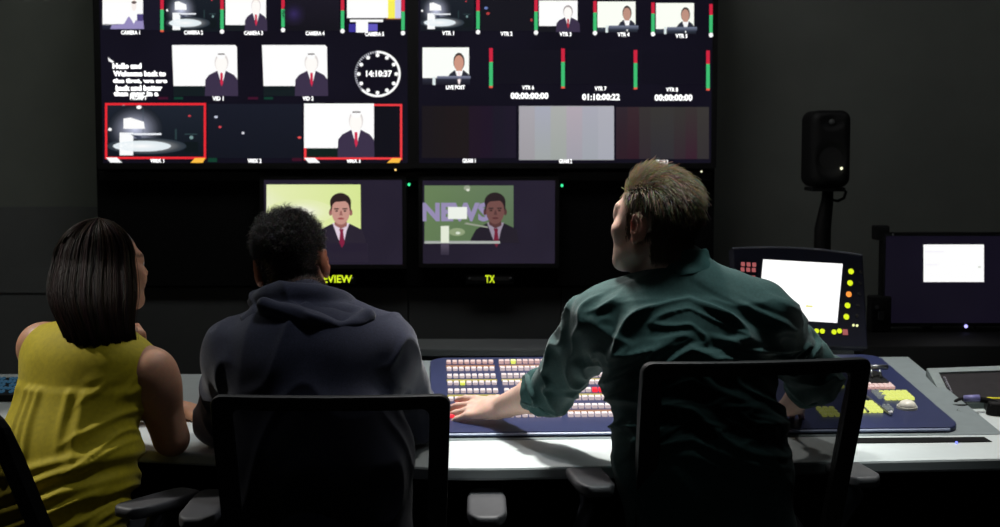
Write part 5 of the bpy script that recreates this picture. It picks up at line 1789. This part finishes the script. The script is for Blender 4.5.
# forehead: strands near the face start further back
off = rng.uniform(-0.006, 0.004, (ns, 1)).astype(f32)
clump = np.sin(phi * 23)[:, None] * 0.0022 + np.sin(phi * 61 + 1)[:, None] * 0.0014
P = hair_surface(ph, t, off + clump, 0.0)
W = hair_world(P, np.clip((t - 0.42) / 0.58, 0, 1))
cols = np.array([[q * (1 + 0.3 * rng.normal()) for q in lin(40, 29, 23)] for _ in range(ns)], f32).clip(0.001, 1)
strands('hair', W, rng.uniform(0.8, 1.3, ns) * 0.0010, cols, M_hair_dark, pw)
# under-layer so that no scalp shows through
nu, nt_ = 90, 40
pg = np.linspace(1.14, 2 * PI - 1.14, nu).astype(f32)
tg = np.linspace(0.0, 0.90, nt_).astype(f32)
PH, TG = np.meshgrid(pg, tg, indexing='ij')
P = hair_surface(PH, TG, -0.005 + 0.002 * np.sin(PH * 23))
W = hair_world(P, np.clip((TG - 0.42) / 0.58, 0, 1))
V = W.reshape(-1, 3)
P2 = hair_surface(PH, TG, -0.022)
V2 = hair_world(P2, np.clip((TG - 0.42) / 0.58, 0, 1)).reshape(-1, 3)
idx = np.arange(nu * nt_).reshape(nu, nt_)
Fq = np.stack([idx[:-1, :-1], idx[1:, :-1], idx[1:, 1:], idx[:-1, 1:]], -1).reshape(-1, 4)
n0 = nu * nt_
edge = []
for i in range(nu - 1):
    edge.append((idx[i, -1], idx[i + 1, -1], idx[i + 1, -1] + n0, idx[i, -1] + n0))
for j in range(nt_ - 1):
    edge.append((idx[0, j], idx[0, j + 1], idx[0, j + 1] + n0, idx[0, j] + n0))
    edge.append((idx[-1, j + 1], idx[-1, j], idx[-1, j] + n0, idx[-1, j + 1] + n0))
Fall = np.concatenate([Fq, Fq[:, ::-1] + n0, np.array(edge)])
me = big_mesh(np.concatenate([V, V2]), Fall)
set_col(me, np.tile(np.array(lin(30, 22, 19), f32), (len(me.vertices), 1)))
link('hair_underlayer', me, M_hair_dark, pw)
# blouse
M_yel = mat('mustard_yellow_blouse', (186, 168, 22), 0.7, var=0.10, scale=90, bump=0.15, bscale=800, spec=0.25, sheen=0.1)
F = Field((-1.30, 2.82, 0.46), (-0.62, 3.42, 1.12), 0.0046)
limb(F, PEL, WAIST, 0.150, 0.130, 0.04, side=RX, ks=1.25, kn=0.82)
limb(F, WAIST, CHEST, 0.130, 0.140, 0.05, side=RX, ks=1.18, kn=0.78)
F.add(p_ell(CHEST + vec(0.0, 0.0, 0.02), (0.155, 0.085, 0.09), Matrix.Rotation(YW, 3, 'Z')), 0.05)
limb(F, SL_ + (SR_ - SL_) * 0.06, SR_ + (SL_ - SR_) * 0.10, 0.054, 0.052, 0.05)
limb(F, NB, SL_ + (SR_ - SL_) * 0.12, 0.045, 0.047, 0.05)
limb(F, NB, SR_ + (SL_ - SR_) * 0.16, 0.045, 0.046, 0.05)
# armholes
for a, b, q in ((SL_, EL_, -1), (SR_, ER_, 1)):
    F.cut(p_ell(a + RX * (0.058 * q) + vec(0, 0, -0.04), (0.030, 0.075, 0.11), Matrix.Rotation(YW, 3, 'Z')), 0.012)
def disp_yel(V, N):
    Lx = (V[:, 0] - CHEST.x) * RX.x + (V[:, 1] - CHEST.y) * RX.y
    z = V[:, 2]
    below = sstep(z, 0.950, 0.930)
    d = 0.004 * below
    wob = 0.012 * soft(V, (3, 3, 9), 6)
    for x0, amp, zl in ((-0.115, 0.006, 0.80), (-0.062, 0.011, 0.70), (-0.040, 0.010, 0.74), (-0.018, 0.009, 0.76), (0.062, 0.008, 0.84), (0.095, 0.007, 0.80)):
        d = d + amp * np.exp(-((Lx + wob - x0 - 0.10 * (0.93 - z)) / 0.009) ** 2) * below * sstep(z, zl - 0.06, zl + 0.06)
    for z0, m, amp, w in ((0.765, 0.30, 0.010, 0.012), (0.728, 0.42, 0.016, 0.013), (0.690, 0.36, 0.018, 0.014), (0.650, 0.46, 0.016, 0.013), (0.61, 0.4, 0.014, 0.013)):
        d = d + amp * np.exp(-((z + wob - z0 - m * Lx) / w) ** 2) * sstep(np.abs(Lx - 0.02), 0.22, 0.10)
    hole = sstep(z, 0.99, 0.93) * sstep(Lx, 0.06, 0.12)
    d = d + 0.008 * ridged(np.stack([V[:, 0], V[:, 1], z - 0.9 * Lx], 1), (5, 5, 18), 3.3, 0.8) * hole
    return d + 0.004 * soft(V, (9, 9, 7), 4) - 0.004
finish('blouse', F, M_yel, pw, 2, disp_yel)
del F
trousers(pw, (-1.0, 3.03), YW, 0.485, PEL, mat('black_trousers', (20, 20, 22), 0.85, var=0.1, scale=100))
def aim_at(x, y, tx, ty, tz):
    return (tx - x, ty - y, tz - WZ)
# ================================================================== light and camera
def downlight(x, y, power, size, blend=0.5, radius=0.05, aim=(0, 0, -1), col=(1.0, 0.97, 0.92), label=None):
    t = thing('ceiling_downlight', (x, y, WZ), label, 'lamp')
    a = Vector(aim).normalized()
    MB().cyl((x, y, WZ), (x, y, WZ - 0.10), 0.075, 0.075, 24).build('can', M_black, t)
    l = bpy.data.lights.new('spot', 'SPOT')
    l.energy = power; l.spot_size = math.radians(size); l.spot_blend = blend
    l.shadow_soft_size = radius; l.color = col
    o = bpy.data.objects.new('spot_lamp', l)
    COL.objects.link(o)
    o.location = (x, y, WZ - 0.12)
    o.rotation_euler = a.to_track_quat('-Z', 'Y').to_euler()
    return t
downlight(0.15, 3.50, 230, 52, 0.8, 0.06, (0.0, 0.0, -1), label='black ceiling downlight over the middle of the console')
downlight(1.20, 3.60, 150, 52, 0.8, 0.06, (0, 0, -1), label='black ceiling downlight over the right end of the desk')
downlight(0.50, 2.88, 78, 46, 0.9, 0.12, (-0.03, 0.07, -1), col=(0.9, 1.0, 1.0), label='black ceiling downlight over the man in the teal shirt')
downlight(-2.20, 3.52, 165, 34, 0.8, 0.06, aim_at(-2.20, 3.52, -1.08, 3.18, 0.95), label='black ceiling downlight left of the woman in yellow')
downlight(-0.12, 3.05, 30, 42, 0.8, 0.10, (-0.16, 0.03, -1), col=(0.88, 0.93, 1.0), label='black ceiling downlight over the man in the hoodie')
downlight(-0.75, 4.55, 125, 22, 0.8, 0.06, aim_at(-0.75, 4.55, 0.22, 3.1, 1.22), col=(1.0, 0.93, 0.90), label='added ceiling spot brightening the face of the man in the teal shirt')  # unseen spot added to lift his face beyond the glow of the screens
downlight(-0.30, 4.50, 22, 16, 0.8, 0.06, aim_at(-0.30, 4.50, -0.88, 3.40, 1.2), label='added ceiling spot brightening the face of the woman in yellow')  # another unseen spot, added to brighten her face
def add_fill_panel(x, y, sx, sy, power, label, col=(1, 1, 1)):  # framed area light out of view, added as fill for walls and people
    t = thing('added_fill_panel', (x, y, WZ), label, 'lamp')
    o = [(x + p[0], y + p[1], WZ - 0.03) for p in rrect(sx + 0.06, sy + 0.06, 0.01, 3)]
    i = [(x + p[0], y + p[1], WZ - 0.03) for p in rrect(sx, sy, 0.004, 3)]
    MB().ring(o, i, (0, 0, 0.03)).build('frame', M_dgrey, t)
    l = bpy.data.lights.new('panel', 'AREA')
    l.shape = 'RECTANGLE'; l.size = sx; l.size_y = sy; l.energy = power; l.color = col
    ob = bpy.data.objects.new('added_fill_lamp', l); COL.objects.link(ob)
    ob.location = (x, y, WZ - 0.02)
    return t
add_fill_panel(-1.9, 4.3, 2.2, 0.5, 4.0, 'added dim fill light panel near the left of the back wall', (0.95, 1.0, 0.9))
add_fill_panel(2.1, 4.3, 2.2, 0.5, 1.9, 'added dim fill light panel near the right of the back wall')
add_fill_panel(-0.25, 4.3, 1.4, 0.5, 9.0, 'added dim fill light panel in front of the monitor wall')
add_fill_panel(0.0, 0.9, 1.2, 0.4, 0.7, 'added dim fill light panel behind the three people')
w = bpy.data.worlds.new('dark_room'); SC.world = w
w.use_nodes = True
w.node_tree.nodes['Background'].inputs['Color'].default_value = (0.9, 0.95, 1.0, 1)
w.node_tree.nodes['Background'].inputs['Strength'].default_value = 0.01

cam = bpy.data.cameras.new('camera')
cam.sensor_width = 36.0
cam.lens = FPX * 36.0 / 1000.0
cam.clip_start = 0.05
cam.dof.use_dof = True
cam.dof.focus_distance = 3.15
cam.dof.aperture_fstop = 6.0
co = bpy.data.objects.new('camera', cam)
COL.objects.link(co)
co.location = (0, 0, CAM_H)
co.rotation_euler = (PI / 2 - TILT, 0, 0)
SC.camera = co
SC.view_settings.view_transform = 'Standard'
SC.view_settings.look = 'None'
SC.view_settings.exposure = 0.0
SC.view_settings.gamma = 1.0
SC.view_settings.use_curve_mapping = False
